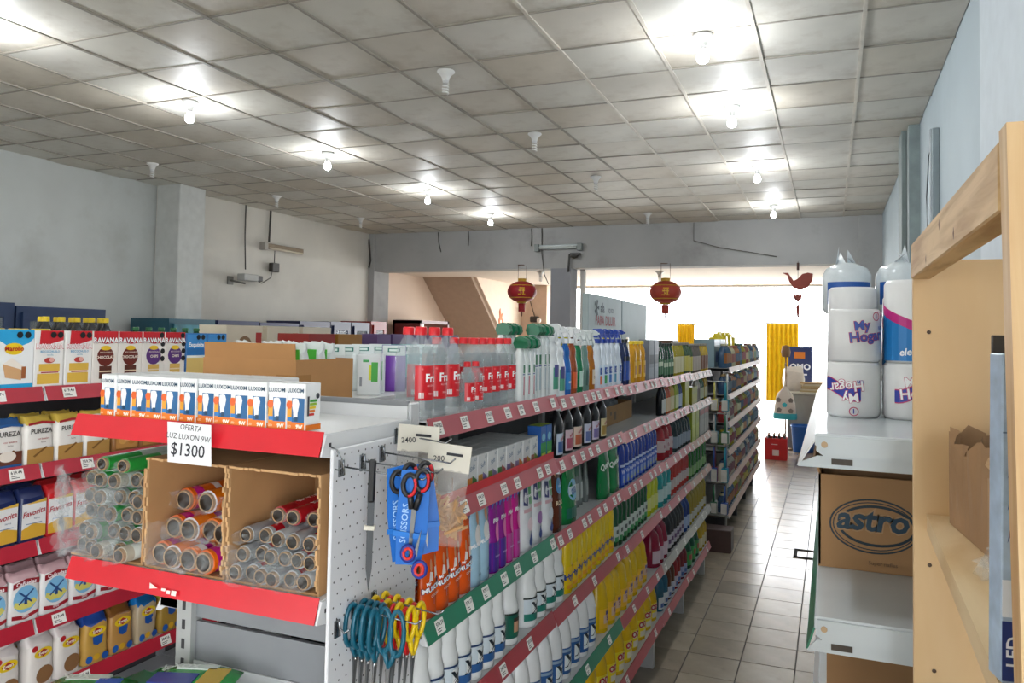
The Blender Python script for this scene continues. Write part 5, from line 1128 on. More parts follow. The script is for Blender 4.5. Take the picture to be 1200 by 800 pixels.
for (x, y, rz) in ((-1.44, 1.86, -.2), (-1.44, 1.93, -.3), (-1.45, 2.0, -.25), (-1.54, 1.96, .0), (-1.60, 2.0, -.3), (-1.65, 1.88, -.3), (-1.53, 1.86, -.25)):
    wp.put((x, y, ZT+.005), rz+.3, 'white plastic pack with green print sticking out of the brown carton', 'white packs in the brown carton', tilt=(R5.uniform(-.04, .04), R5.uniform(-.04, .04)))
gp = boxp('glove_carton', 'box', .075, .05, .135, '#dfe5e6', [(rect(.008, .045, .03, .11), '#3fae3a'), (rect(.0, .05, .008, .10), '#d8dc3a'), (rect(-.03, .03, -.022, .06), '#8a929a'), (rect(-.02, .11, .0, .118), '#2f9a4a')])
gp.put((-1.435, 2.24, ZT), .45, 'white carton with green bottle print beside the brown carton', 'white green-print cartons'); gp.put((-1.475, 2.33, ZT), .5, 'white carton with green bottle print beside the brown carton', 'white green-print cartons')
def glove(c): return pouch('glove_sachet', 'sachet', .085, .165, .02, c, [(rect(-.041, .128, .041, .164), '#dfe8e6'), (rect(-.022, .140, .022, .154), '#1f7a6a'), (rect(-.017, .143, .017, .151), '#dff0ea')], n=6)
glove('#7a3fb0').put((-1.45, 2.42, ZT), .45, 'violet sachet with white header beside the turquoise sachets')
gt = glove('#12a0a0')
for k, (x, y) in enumerate(((-1.50, 2.50), (-1.53, 2.61), (-1.55, 2.72))): gt.put((x, y, ZT), .45, 'turquoise sachet with white header on the gondola top', 'turquoise sachets')
gw_ = glove('#dfe6e4')
for k, (x, y) in enumerate(((-1.60, 2.35), (-1.62, 2.48), (-1.62, 2.60), (-1.6, 2.26))): gw_.put((x, y, ZT), .4, 'white sachet with green printed header on the gondola top', 'white sachets with green headers')
glove('#c98a6a').put((-1.55, 2.86, ZT), .45, 'salmon sachet behind the turquoise sachets')
vb = boxp('soap_box', 'box', .045, .045, .045, '#4a2f8a', [(ell(0, .0225, .014, .014, 4), '#d8d0ea')]); vb.put((-1.45, 2.56, ZT), .9, 'small violet cube box lying before the turquoise sachets')

# ================================================================ PAPER GOODS AT THE RIGHT
RZ1, RZ2 = 1.757+.0006, 1.477+.0006
pw = mat('#e4e5e6', .3, var=.03, scale=12, bump=.25)
def tp(R, H, flip=False, big=True, words=True):
    mb = MB().lathe([(R*.35, .0), (R*.9, 0), (R, .006), (R*1.005, H*.5), (R, H-.006), (R*.9, H), (R*.4, H-.001), (R*.35, H-.008), (0, H-.010)], 20)
    parts = [('wrapped_roll', mb.done('wrapped_roll', pw), None)]
    mats = [flat('#2a3aa0'), flat('#c23a6a'), flat('#f4f4f6'), flat('#4a62b0')]; mb = MB(); s = -1 if flip else 1
    if words:
        zc = H*.52; rr = R*1.02
        if big:
            n = 10
            for k in range(n):
                a0, a1 = -.9+1.5*k/n, -.9+1.5*(k+1)/n; f = lambda a: zc+s*(.010*math.sin(a*2.6+.5))
                for (lo, hi, mi_, e) in ((-.014, .012, 1, 0), (-.012, .010, 0, .0004)):
                    q = [(a0, f(a0)+lo), (a1, f(a1)+lo), (a1, f(a1)+hi), (a0, f(a0)+hi)]; mb.poly([((rr+e)*math.sin(a), -(rr+e)*math.cos(a), z) for a, z in q], mi_)
        for (bo, mi_, e) in ((.055, 1, .0010), (.02, 2 if big else 3, .0014)):
            mb.text('My', .024, -R*.25*s, zc+s*.016, mi_, rad=rr+e, bold=bo, flip=flip, rot=.12); mb.text('Hogar', .026, -R*.05*s, zc-s*.004, mi_, rad=rr+e, bold=bo, flip=flip, rot=.12)
        mb.lathe([(.0085, 0), (.007, 0)], 12, 1, cap=False); nv = 24; mb.v[-nv:] = [((rr+.001)*math.sin(.35+x/rr), -(rr+.001)*math.cos(.35+x/rr), (H*.86 if not flip else H*.12)+y) for x, y, z in mb.v[-nv:]]
        mb.text('1', .012, .35*rr, H*.86 if not flip else H*.12, 0, rad=rr+.001, bold=.03)
        mb.text('un', .012, R*.6, H*.66, 3, rad=rr+.001, bold=.02)
    parts.append(('print', mb.done('print', mats), None)) if words else None
    return Proto('toilet_roll', 'toilet roll', parts)
t1, t2, t3, t4 = tp(.0475, .104, True), tp(.0475, .104, False), tp(.0475, .100, False, False), tp(.046, .10, words=False)
t1.put((.041, 1.635, RZ1), -.35, 'wrapped toilet roll standing upside down at the shelf corner, its blue ribbon print inverted')
t2.put((.140, 1.64, RZ1), .25, 'wrapped toilet roll with blue ribbon print beside the inverted one')
t3.put((.043, 1.64, RZ1+.1045), .5, 'wrapped toilet roll with pink outlined lettering on top of the inverted roll')
for k, (x, y, z, lab) in enumerate(((.04, 1.745, 0, 'plain white toilet roll in the second row'), (.145, 1.75, 0, 'plain white toilet roll in the second row'), (.04, 1.745, .1015, 'plain white toilet roll in the second row'), (.042, 1.748, .203, 'plain white toilet roll on top of the second row'), (.24, 1.64, 0, 'plain white toilet roll by the timber rack'), (.04, 1.86, 0, 'plain white toilet roll in the third row'), (.04, 1.86, .1015, 'plain white toilet roll in the third row'), (.15, 1.86, 0, 'plain white toilet roll in the third row'), (.15, 1.86, .1015, 'plain white toilet roll in the third row'))):
    t4.put((x, y, RZ1+z*(.84 if y < 1.8 else 1)), .1*k, lab, 'toilet rolls of '+lab[-18:], scale=(1, 1, .83) if y < 1.8 else 1.)
def ktowel():
    R, H = .048, .155; mb = MB().lathe([(R*.3, 0), (R*.92, 0), (R, .008), (R, H-.008), (R*.9, H), (R*.3, H-.004), (0, H-.004)], 20); parts = [('wrapped_roll', mb.done('wr', pw), None)]
    mb = MB(); n = 14; rr = R*1.015
    for k in range(n):
        a0, a1 = -2.0+4*k/n, -2.0+4*(k+1)/n; f = lambda a: H*.34-.022*a
        for lo, hi, mi_ in ((-.2, .0, 0), (.0, .018, 1)):
            q = [(a0, max(.004, f(a0)+lo)), (a1, max(.004, f(a1)+lo)), (a1, max(.004, f(a1)+hi)), (a0, max(.004, f(a0)+hi))]; mb.poly([(rr*math.sin(a), -rr*math.cos(a), z) for a, z in q], mi_)
    mb.text('elegante', .018, -.01, .022, 2, rad=rr+.0008, bold=.03, rot=.1, shear=.2)
    parts.append(('print', mb.done('p', [flat('#1d7ac0'), flat('#c01f80'), flat('#eaf2fa')]), None)); return Proto('kitchen_roll', 'kitchen roll', parts)
kt = ktowel()
kt.put((.143, 1.645, RZ1+.1045), .3, 'kitchen roll wrapped in blue and magenta on the second layer'); kt.put((.2445, 1.645, RZ1+.1015), -.4, 'kitchen roll wrapped in blue and magenta beside the timber panel')
kt.put((.147, 1.755, RZ1+.0835), .2, 'kitchen roll wrapped in blue and magenta in the second row')
def spk(seed):
    r = random.Random(seed); R = .05; mb = MB().lathe([(R*.85, 0), (R, .01), (R, .085), (R*.85, .10), (R*.35, .112)], 14)
    for k in range(4):
        a = k*1.6+r.random(); mb.add([(R*.5*math.cos(a), R*.5*math.sin(a), .104), (R*.5*math.cos(a+1.2), R*.5*math.sin(a+1.2), .104), (r.uniform(-.02, .02), r.uniform(-.02, .02), .125+r.uniform(0, .028))], [(0, 1, 2)])
    b = mb.done('film_wrap', mat('#d3dbe0', .15, var=.06, scale=20, bump=.4)); rr = R*1.02
    m2 = MB().lathe([(rr, .02), (rr, .068)], 10, 0, a0=-55, a1=60, cap=False).lathe([(rr+.0005, .024), (rr+.0005, .050)], 8, 1, a0=-10, a1=56, cap=False); m2.text('rinde', .016, .018, .037, 0, rad=rr+.001, bold=.03)
    return Proto('roll_pack', 'pack', [('film_wrap', b, None), ('print', m2.done('p', [flat('#1d56a8'), flat('#d8cf2a')]), None)])
spk(3).put((.033, 1.858, RZ1+.203), .1, 'film wrapped paper pack with tufted top and blue yellow print, next to the aisle')
spk(5).put((.140, 1.862, RZ1+.203), .0, 'film wrapped paper pack with pointed top and blue yellow print, beside the first pack')
spk(6).put((.245, 1.93, RZ1), .0, 'film wrapped paper pack low in the third row')
mb = MB().lathe([(.04, 0), (.042, .006), (.042, .26), (.038, .275), (.015, .272), (0, .27)], 16).lathe([(.0426, .205), (.0426, .235)], 10, 1, a0=-40, a1=40, cap=False)
tag(obj('paper_roll', mb.done('paper_roll', [pw, flat('#5a3a2f')]), None, (.222, 1.80, RZ1)), 'tall white roll with brown oval print behind the kitchen rolls', 'roll')
# open carton with the printed brand
ast = thing('carton', 'brown open carton with dark blue oval wordmark on the green fronted shelf', 'carton', (.165, 1.77, RZ2)); am = mat('#a98259', .8, var=.05, scale=6)
w, d, h = .37, .36, .172
for n_, b in (('bottom_panel', (-w/2, w/2, -d/2, d/2, 0, .004)), ('side_panel', (-w/2, -w/2+.004, -d/2, d/2, .004, h)), ('side_panel', (w/2-.004, w/2, -d/2, d/2, .004, h)), ('back_panel', (-w/2, w/2, d/2-.004, d/2, .004, h)), ('front_panel', (-w/2, w/2, -d/2, -d/2+.004, .004, h))): obj(n_, MB().box(*b).done(n_, am), ast)
fb_ = obj('back_flap', MB().box(-w/2+.01, w/2-.01, -.002, .002, 0, .058).done('f', mat('#937150', .85, var=.05)), ast, (0, -d/2+.05, h-.012), (.12, 0, 0))
mb = MB().text('25 unidades de 330g', .0155, -.085, .040, 0, y=-.003, bold=.01).box(.02, .06, -.0032, -.0026, .028, .05).box(.065, .10, -.0032, -.0026, .012, .05); obj('print', mb.done('p', flat('#4a3f36')), fb_)
obj('side_flap', MB().box(-.002, .002, -d/2+.01, d/2-.01, 0, .03).done('f', am), ast, (-w/2+.002, 0, h), (0, -.35, 0))
mb = MB()
def ring(cx, cz, rx, rz, t_, mi_, y):
    n = 40
    for k in range(n):
        a0, a1 = 2*math.pi*k/n, 2*math.pi*(k+1)/n
        mb.poly([(cx+rx*math.cos(a0), y, cz+rz*math.sin(a0)), (cx+rx*math.cos(a1), y, cz+rz*math.sin(a1)), (cx+(rx-t_)*math.cos(a1), y, cz+(rz-t_)*math.sin(a1)), (cx+(rx-t_)*math.cos(a0), y, cz+(rz-t_)*math.sin(a0))], mi_)
yf = -d/2-.0006
ring(-.090, .083, .076, .050, .003, 0, yf); ring(-.090, .083, .070, .044, .0018, 0, yf); ring(-.086, .084, .066, .038, .005, 0, yf-.0001)
mb.text('astro', .058, -.091, .093, 2, y=yf-.0004, bold=.075, shear=.15); mb.text('astro', .058, -.091, .093, 1, y=yf-.0008, bold=.03, shear=.15); mb.text('Super nafles', .010, -.075, .016, 3, y=yf-.0004)
obj('print', mb.done('p', [flat('#22343f'), flat('#2a4456'), flat('#b08d66'), flat('#7a5f44')]), ast)
for k in range(4):
    p = bag('biscuit_pack', 'pack', .08, .06, .165, ['#c9a01e', '#8a6a2a', '#d0b02a', '#7a4a20'][k], pinch=.8, seed=20+k, crumple=.01); p.put((.05+k*.085, 1.73, RZ2+.005), 0, 'yellow brown pack inside the open printed carton', 'packs inside the printed carton')
t = open_carton('carton', 'brown carton on the shelf below the printed carton', .36, .36, .20, (.175, 1.70, 1.1906), 0, mat('#8a6844', .8, var=.06), flaps=(('left', .05, -.2),))

# ================================================================ THINGS ON THE TIMBER RACK
t = thing('torn_carton', 'crumpled brown carton with ragged top on the timber shelf', 'carton', (.226, 1.075, 1.6686), (0, 0, .1)); cmx = mat('#9c7a58', .85, var=.08, scale=12, bump=.3)
r = random.Random(5); mb = MB(); n = 20
for (x0, y0, x1, y1) in ((-.075, -.09, .11, -.09), (-.075, -.09, -.075, .085), (.11, -.09, .11, .085), (-.075, .085, .11, .085)):
    vs = []; fs = []
    for k in range(n+1):
        u = k/n; e = r.uniform(-.006, .006); hh = .112+.010*math.sin(u*9)+r.uniform(-.006, .006)
        for j in range(5): v = j/4; vs.append((x0+(x1-x0)*u+e*v, y0+(y1-y0)*u+r.uniform(-.002, .002)*v, hh*v))
    for k in range(n):
        for j in range(4): a = k*5+j; fs.append((a, a+5, a+6, a+1))
    mb.add(vs, fs)
obj('wall', mb.done('wall', cmx), t); obj('base', MB().box(-.073, .108, -.088, .083, 0, .003).done('b', cmx), t)
mb = MB(); vs = []; fs = []
for k in range(n+1):
    u = k/n
    for j in range(4): v = j/3; vs.append((-.08+.185*u+r.uniform(-.003, .003), -.092-.018*v*(1+.5*math.sin(u*14))+r.uniform(-.003, .003), .114-.030*v+r.uniform(-.008, .008)+.006*math.sin(u*12)))
for k in range(n):
    for j in range(3): a = k*4+j; fs.append((a, a+4, a+5, a+1))
obj('torn_flap', mb.add(vs, fs).done('f', mat('#b3916b', .9, var=.08, bump=.3)), t)
t = thing('small_carton', 'small brown carton with dark printed squares leaning in front of the torn carton', 'carton', (.205, .955, 1.6686), (0, 0, -.12))
obj('carton', MB().cbox(-.05, .06, -.012, .012, 0, .088, .001).done('c', mat('#a5835d', .8, var=.06)), t)
obj('print', MB().box(.010, .03, -.0128, -.0122, .040, .058).done('p', flat('#22344a')), t); obj('print', MB().box(.010, .03, -.0128, -.0122, .024, .036).done('p', flat('#22344a')), t)
film_sheet('film_scrap', 'crumpled clear film lying on the timber shelf', .06, .03, 9, (.165, .915, 1.669), (.5, 0, .4), .012, 10)
t = thing('tube_light_box', 'long upright blue and white printed box standing behind the bare post', 'box', (.1165, .640, 1.6686), (0, .01, .2))
obj('box', MB().cbox(-.0105, .0105, -.0105, .0105, 0, .225, .001).done('b', mat('#a9bdd2', .35, var=.12, scale=60)), t)
mb = MB()
for k in range(22): mb.box(.004, .0103, -.0112, -.0106, .075+k*.004, .0765+k*.004, 0)
mb.box(-.0100, .004, -.0112, -.0106, .002, .042, 1).box(-.0100, .0100, -.0112, -.0106, .045, .07, 2).box(-.0100, .0100, -.0112, -.0106, .17, .171, 0); mb.text('LED', .012, -.003, .022, 3, y=-.0118, rot=math.pi/2, bold=.02)
for k in range(5): mb.add([(-.007, -.0112, .095+k*.022), (-.003, -.0112, .105+k*.022), (-.005, -.0112, .108+k*.022)], [(0, 1, 2)], 1)
obj('print', mb.done('p', [flat('#5d6f86'), flat('#1f3474'), flat('#dfe4ea'), flat('#e8ecf4')]), t)
obj('dark_card', MB().cbox(-.008, .012, .012, .015, .19, .238, .0005).done('c', flat('#4a4540')), t)
t = thing('yellow_sponge_pack', 'yellow green sponge pack on the lower timber shelf', 'pack', (.19, .93, 1.2506), (0, 0, .1))
obj('sponge', MB().cbox(-.03, .03, -.05, .05, 0, .10, .004).cbox(-.028, .026, -.048, .048, .102, .20, .004).done('s', mat('#c3c83e', .5, var=.1, scale=20, bump=.2)), t); obj('film', MB().box(-.033, .033, -.053, .053, 0, .203).done('f', clear('#e8ecc8', .2)), t)
# ================================================================ BACKGROUND
# ---- second gondola further along the aisle
G2X, G2Y0, G2N = -.90, 7.78, 4
g2 = thing('gondola_shelving', 'far gondola of crowded shelves with pale price rails beyond the hanging brushes', 'shelving', (-1.34, G2Y0, 0))
def g2l(o): o.location = (o.location.x+1.34, o.location.y-G2Y0, o.location.z); return o
Z2 = [1.62, 1.36, 1.09, .82, .52, .22]
pale = mat('#c9a898', .45, var=.06)
for k in range(G2N):
    y0 = G2Y0+k*.93
    g2l(obj('back_panel', MB().box(-1.35, -1.33, y0, y0+.92, .1, 1.66).done('b', mat('#77706a', .6)), g2)); g2l(obj('foot', MB().box(-1.32, -.93, y0+.05, y0+.09, 0, .16).done('f', dkm), g2))
    for z in Z2: g2l(shelf_unit(g2, y0, y0+.93, G2X, -1.33, z, pale, 1, 0))
for k in range(G2N+1): g2l(obj('upright', MB().box(-1.37, -1.31, -.02, .02, 0, 1.68).done('u', whd), g2, (0, G2Y0+k*.93, 0)))
colsA = ['#8f2a2a', '#b89a6a', '#3a5a7a', '#c9c0b0', '#4a6a3a', '#a86a3a', '#7a3a4a', '#d0c8a0', '#2f4a6a', '#b0a024', '#9a4a3a', '#5f7a8a']
kinds = [bottle('jar', 'jar', 'round', .19, .05, c, colsA[(q+5) % 12], label=(.2, .6, 70, colsA[(q+3) % 12]), n=8) for q, c in enumerate(colsA)]
names = ['red', 'tan', 'slate blue', 'ivory', 'green', 'copper', 'plum', 'cream', 'navy', 'mustard', 'brick', 'steel blue']
r = random.Random(21)
lvl = ['first', 'second', 'third', 'fourth', 'fifth', 'sixth']
for i, z in enumerate(Z2):
    y = G2Y0+.06; 
    while y < G2Y0+G2N*.93-.06:
        q = r.randrange(12); n = r.choice((2, 3, 3, 4))
        for k in range(n):
            if y > G2Y0+G2N*.93-.06: break
            kinds[q].put((G2X-.075, y, z+.0006), RX, '%s jar on the %s shelf of the far gondola' % (names[q], lvl[i]), '%s jars, %s shelf of the far gondola' % (names[q], lvl[i]), scale=(1, 1, (1.2 if i == 0 else 1.)*r.choice((.95, 1.05)))); y += .108
ybag = bag('yellow_pack', 'pack', .26, .2, .17, '#d8c40a', seed=5, crumple=.02, pinch=.8)
for k, y in enumerate((8.9, 9.3, 9.7)): ybag.put((-1.16, y, Z2[0]+.245 if False else Z2[0]+.0006), RX, 'bright yellow pack on top of the far gondola', 'yellow packs', scale=(1, 1, 2.0))
bxt = boxp('blue_grey_carton', 'box', .42, .2, .28, '#7f97a0', [(rect(-.1, .05, .12, .16), '#2f4f8a')])
for y in (8.0, 8.45): bxt.put((-1.15, y, Z2[0]+.0006), RX, 'blue grey printed carton at the near end of the far gondola top', 'blue grey cartons')
for k, (x, y, s_, lab) in enumerate(((-1.45, 7.3, .17, 'brown plush bear head among the goods on the gondola end'),)):
    mb = MB().lathe([(0, 0), (.09, .01), (.115, .07), (.11, .13), (.07, .18), (0, .19)], 12, mi=0).lathe([(0, -.03), (.035, -.015), (.04, .01), (.02, .035), (0, .04)], 8, cx=-.09, z0=.16).lathe([(0, -.03), (.035, -.015), (.04, .01), (.02, .035), (0, .04)], 8, cx=.09, z0=.16)
    tag(obj('plush_head', mb.done('p', mat('#7a5a42', .9, var=.1, scale=40, bump=.5)), None, (-1.22, 6.42, gz(1, 6.4)+.0006), (0, 0, RX)), lab, 'plush toy')
for k, (x, y, c, hh, lab) in enumerate(((-1.19, 6.05, '#6a4a38', .24, 'dark brown carton behind the thin bottles'), (-1.55, 6.3, '#8a6a4a', .26, 'brown carton on the far end of the gondola top'), (-1.6, 5.8, '#7a7f86', .24, 'grey carton on the far end of the gondola top'))):
    boxp('top_carton', 'box', .22, .16, hh, c).put((x, y, (gz(1, y) if x > -1.4 else 1.692)+.0006), RX, lab)
# ---- rack of hanging brushes between the two gondolas
hk = thing('hanging_rack', 'chrome wire rack full of hanging brushes and blister packs at the far gondola head', 'rack', (-1.02, 7.55, 0))
mb = MB()
for x in (-.10, .12): mb.tube([(x, 0, 0), (x, 0, 1.58)], .01, 6)
for z in (.25, .55, .9, 1.2, 1.5): mb.tube([(-.12, 0, z), (.14, 0, z)], .006, 5)
mb.box(-.14, .16, -.14, .06, .0, .03); obj('frame', mb.done('f', mat('#b8b8b4', .3, metal=.7)), hk)
for z in (1.5, 1.2, .9, .55): obj('prong', MB().tube([(-.09, 0, z), (-.09, -.12, z)], .004, 5).tube([(.02, 0, z), (.02, -.12, z)], .004, 5).tube([(.12, 0, z), (.12, -.12, z)], .004, 5).done('p', hook_m), hk)
def brush(c, L): 
    return Proto('hanging_brush', 'brush', [('handle', MB().tube([(0, 0, 0), (0, 0, -L*.6)], [.008, .012], 6).done('h', mat(c, .35)), None), ('head', MB().cbox(-.03, .03, -.015, .015, -L, -L*.58, .004).done('hd', mat(c, .4, var=.1)), None), ('bristles', MB().box(-.026, .026, -.03, -.015, -L*.97, -L*.62).done('b', mat('#d8d4cc', .8, var=.1)), None)])
bc = [('#3a3a3e', 'black'), ('#b8b8b4', 'silver'), ('#cfd2d0', 'white'), ('#8a2028', 'red'), ('#1d8aa0', 'turquoise'), ('#2a4f9a', 'blue'), ('#c9c060', 'pale yellow'), ('#1f6a44', 'green')]
q = 0
for i, (z, L) in enumerate(((1.5, .26), (1.2, .26), (.9, .32), (.55, .26))):
    for x in (-.09, .02, .12):
        for y in (-.11, -.06):
            c, nm = bc[(q*3+i) % 8] if i != 2 else bc[3+(q % 3)]; q += 1
            brush(c, L).put((-1.02+x, 7.55+y, z-.006), .2*math.sin(q), '%s brush hanging on the %s row of the wire rack' % (nm, ('top', 'second', 'third', 'lowest')[i]), '%s brushes, %s row' % (nm, ('top', 'second', 'third', 'lowest')[i]))
mb = MB().cbox(-.12, .12, -.1, .1, 0, .2, .006); tag(obj('storage_box', mb.done('b', mat('#4a3430', .5, var=.1)), None, (-.93, 7.28, 0.0005)), 'dark brown box on the floor under the hanging brushes', 'box')
# ---- red crate with bottles, blue stool, counter, bags at the far end of the aisle
cr = thing('drinks_crate', 'red drinks crate on the floor at the far end of the aisle', 'crate', (-.80, 13.25, 0.0005))
obj('crate', MB().box(-.17, .17, -.17, -.155, 0, .34).box(-.17, .17, .155, .17, 0, .34).box(-.17, -.155, -.155, .155, 0, .34).box(.155, .17, -.155, .155, 0, .34).box(-.155, .155, -.155, .155, 0, .02).done('c', mat('#c01a1c', .4, var=.05)), cr)
obj('label', MB().box(-.05, .05, -.1715, -.1705, .07, .16).box(-.07, .03, -.1715, -.1705, .24, .25).done('l', flat('#e0c8c0')), cr)
bb = bottle('beer_bottle', 'bottle', 'slim', .40, .034, '#2f1a14', '#c9a88a', n=8)
for i in range(4):
    for j in range(3): bb.put((-.915+i*.078, 13.17+j*.085, .022), 0, 'brown bottle standing in the red drinks crate', 'brown bottles in the red crate')
t = thing('plastic_bin', 'bright blue plastic bin on the floor beside the red crate', 'bin', (-.42, 14.3, .0005)); obj('body', MB().lathe([(.16, 0), (.17, .01), (.2, .42), (.215, .43), (.215, .45), (.19, .45), (.16, .03), (0, .03)], 12, p=4).done('b', mat('#1d62b8', .35, var=.04)), t); obj('castors', MB().box(-.14, .14, -.14, .14, -.0, .008).done('c', dkm), t)
t = thing('checkout_counter', 'grey checkout counter with stacked papers at the far end', 'counter', (-.38, 14.75, .0005)); obj('cabinet', MB().cbox(-.32, .32, -.14, .5, 0, .95, .01).done('c', mat('#9a978f', .5, var=.04)), t); obj('top', MB().cbox(-.36, .36, -.17, .53, .95, .99, .008).done('c', mat('#b4b0a6', .4)), t)
for k in range(6): tag(obj('paper_stack', MB().cbox(-.2, .2, -.15, .15, 0, .028, .002).done('p', mat(['#c9b48a', '#d8ccb0', '#b89a70'][k % 3], .8)), None, (-.28+.01*(k % 2), 14.9, .9915+k*.0285), (0, 0, .1*k-.2)), 'flat bundle of papers stacked on the far counter', 'papers', 'paper bundles on the counter')
sk = bag('white_sack', 'sack', .34, .26, .42, '#e6ded4', seed=3, crumple=.03, pinch=.6); sk.put((-.62, 15.1, .9915), .2, 'bulging white sack standing on the far counter', None)
t = thing('drawstring_bag', 'white and turquoise football print bag hanging beside the far counter', 'bag', (-.72, 14.20, .55))
obj('bag', MB().lathe([(.0, 0), (.16, .0), (.19, .06), (.17, .25), (.13, .42), (.05, .52), (.03, .56)], 12, sy=.6).done('b', mat('#ddd4c8', .7, var=.05)), t)
mb = MB().lathe([(.19, .0), (.2, .03), (.195, .10)], 12, 0, sy=.62, cap=False); 
for (cx, cz) in ((0, .25), (-.1, .33), (.1, .33), (-.09, .16), (.1, .15)):
    mb.poly([(cx+.045*math.cos(a*1.2566+1.57), -.105-.02*(1-abs(cx)*8), cz+.045*math.sin(a*1.2566+1.57)) for a in range(5)], 0 if cx == 0 else 1)
obj('print', mb.done('p', [flat('#35b4c0'), flat('#8a8078')]), t); obj('cord', MB().tube([(0, 0, .55), (.03, 0, .75), (0, 0, .92)], .008, 5).done('c', flat('#c9b8a0')), t)
t2_ = tag(obj('hook_pole', MB().tube([(0, .08, 0), (0, .08, 1.62)], .014, 6).box(-.1, .1, 0, .16, 0, .02).tube([(0, .08, 1.50), (0, -.17, 1.475)], .01, 5).lathe([(0, 0), (.07, .02), (.085, .1), (.06, .2), (0, .22)], 10, cy=.08, z0=1.6).done('p', mat('#8a6a4a', .6, var=.1)), None, (-.72, 14.36, .0005)), 'brown wooden hook pole carrying the football print bag', 'stand')
t = thing('advert_panel', 'upright navy panel with orange square and white letters at the far end', 'sign', (-.55, 16.4, .0005)); obj('panel', MB().cbox(-.22, .22, -.04, .04, 0, 1.78, .01).done('p', mat('#1f2f66', .4, var=.03)), t); obj('print', MB().box(-.11, .09, -.0425, -.0412, 1.55, 1.68, 0).text('OMO', .16, 0, 1.38, 1, y=-.043, bold=.04).box(-.13, .13, -.0425, -.0412, 1.22, 1.25, 1).done('p', [flat('#d87a1a'), flat('#f2f4fa')]), t); obj('foot', MB().box(-.2, .2, -.12, .12, 0, .03).done('f', dkm), t)
def curtain(name, label, x0, x1, y, z0, z1, c):
    vs, fs = [], []; n = 40
    for j in (0, 1):
        for i in range(n+1): vs.append((x0+(x1-x0)*i/n, y+.035*math.sin(i*1.1), (z0, z1)[j]))
    for i in range(n): fs.append((i, i+1, n+2+i, n+1+i))
    t = thing(name, label, 'curtain', ((x0+x1)/2, y, z0)); o = obj('cloth', MB().add([(a-(x0+x1)/2, b-y, c_-z0) for a, b, c_ in vs], fs, 0, True).done('c', mat(c, .8, var=.04)), t)
    sm = o.modifiers.new('thickness', 'SOLIDIFY'); sm.thickness = .004
    obj('rod', MB().tube([(x0-.05-(x0+x1)/2, 0, z1-z0), (x1+.05-(x0+x1)/2, 0, z1-z0)], .012, 6).tube([(x0-(x0+x1)/2, 0, z1-z0), (x0-(x0+x1)/2, .02, 2.99-z0)], .006, 5).tube([(x1-(x0+x1)/2, 0, z1-z0), (x1-(x0+x1)/2, .02, 2.99-z0)], .006, 5).done('r', dkm), t)
curtain('curtain', 'bright yellow pleated curtain hanging in the street front', -1.27, -.62, 17.56, .6, 2.27, '#f0c400')
curtain('curtain', 'narrow yellow curtain behind the gondola end', -3.18, -2.80, 17.56, .6, 2.22, '#f0c400')
# brown trolley with frame and white shelving at the far right
t = thing('display_stand', 'brown wooden display stand with wire sides by the right wall', 'stand', (.26, 13.9, .0005)); obj('box', MB().cbox(-.2, .2, -.3, .3, .45, .95, .01).done('b', mat('#7a3a22', .5, var=.08)), t)
for x in (-.2, .2):
    for y in (-.3, .3): obj('leg', MB().tube([(x, y, 0), (x, y, 1.0)], .015, 6).done('l', mat('#a89a8a', .4, metal=.5)), t)
for z in (.12, .3): obj('shelf', MB().cbox(-.2, .2, -.3, .3, z-.01, z, .002).done('s', mat('#d8d0c4', .5)), t)
t = thing('picture_frame', 'pale wooden frame with arched picture on the brown display stand', 'picture', (.26, 13.72, .9515)); obj('frame', MB().cbox(-.16, .16, -.015, .015, 0, .45, .004).done('f', wood()), t); obj('picture', MB().poly([(-.1, -.017, .05), (.1, -.017, .05), (.1, -.017, .26), (0, -.017, .36), (-.1, -.017, .26)]).done('p', mat('#8a7460', .7)), t)
for k in range(5): kinds[(k*5+2) % 12].put((.12+.075*k, 13.72, .1206), 0, '%s jar on the low shelf of the brown display stand' % names[(k*5+2) % 12], 'jars on the brown display stand', scale=.8)
tag(obj('orange_box', MB().cbox(-.12, .12, -.1, .1, 0, .12, .005).done('o', mat('#d85a1a', .5)), None, (-.10, 13.9, .0005)), 'small orange box on the floor by the display stand', 'box')

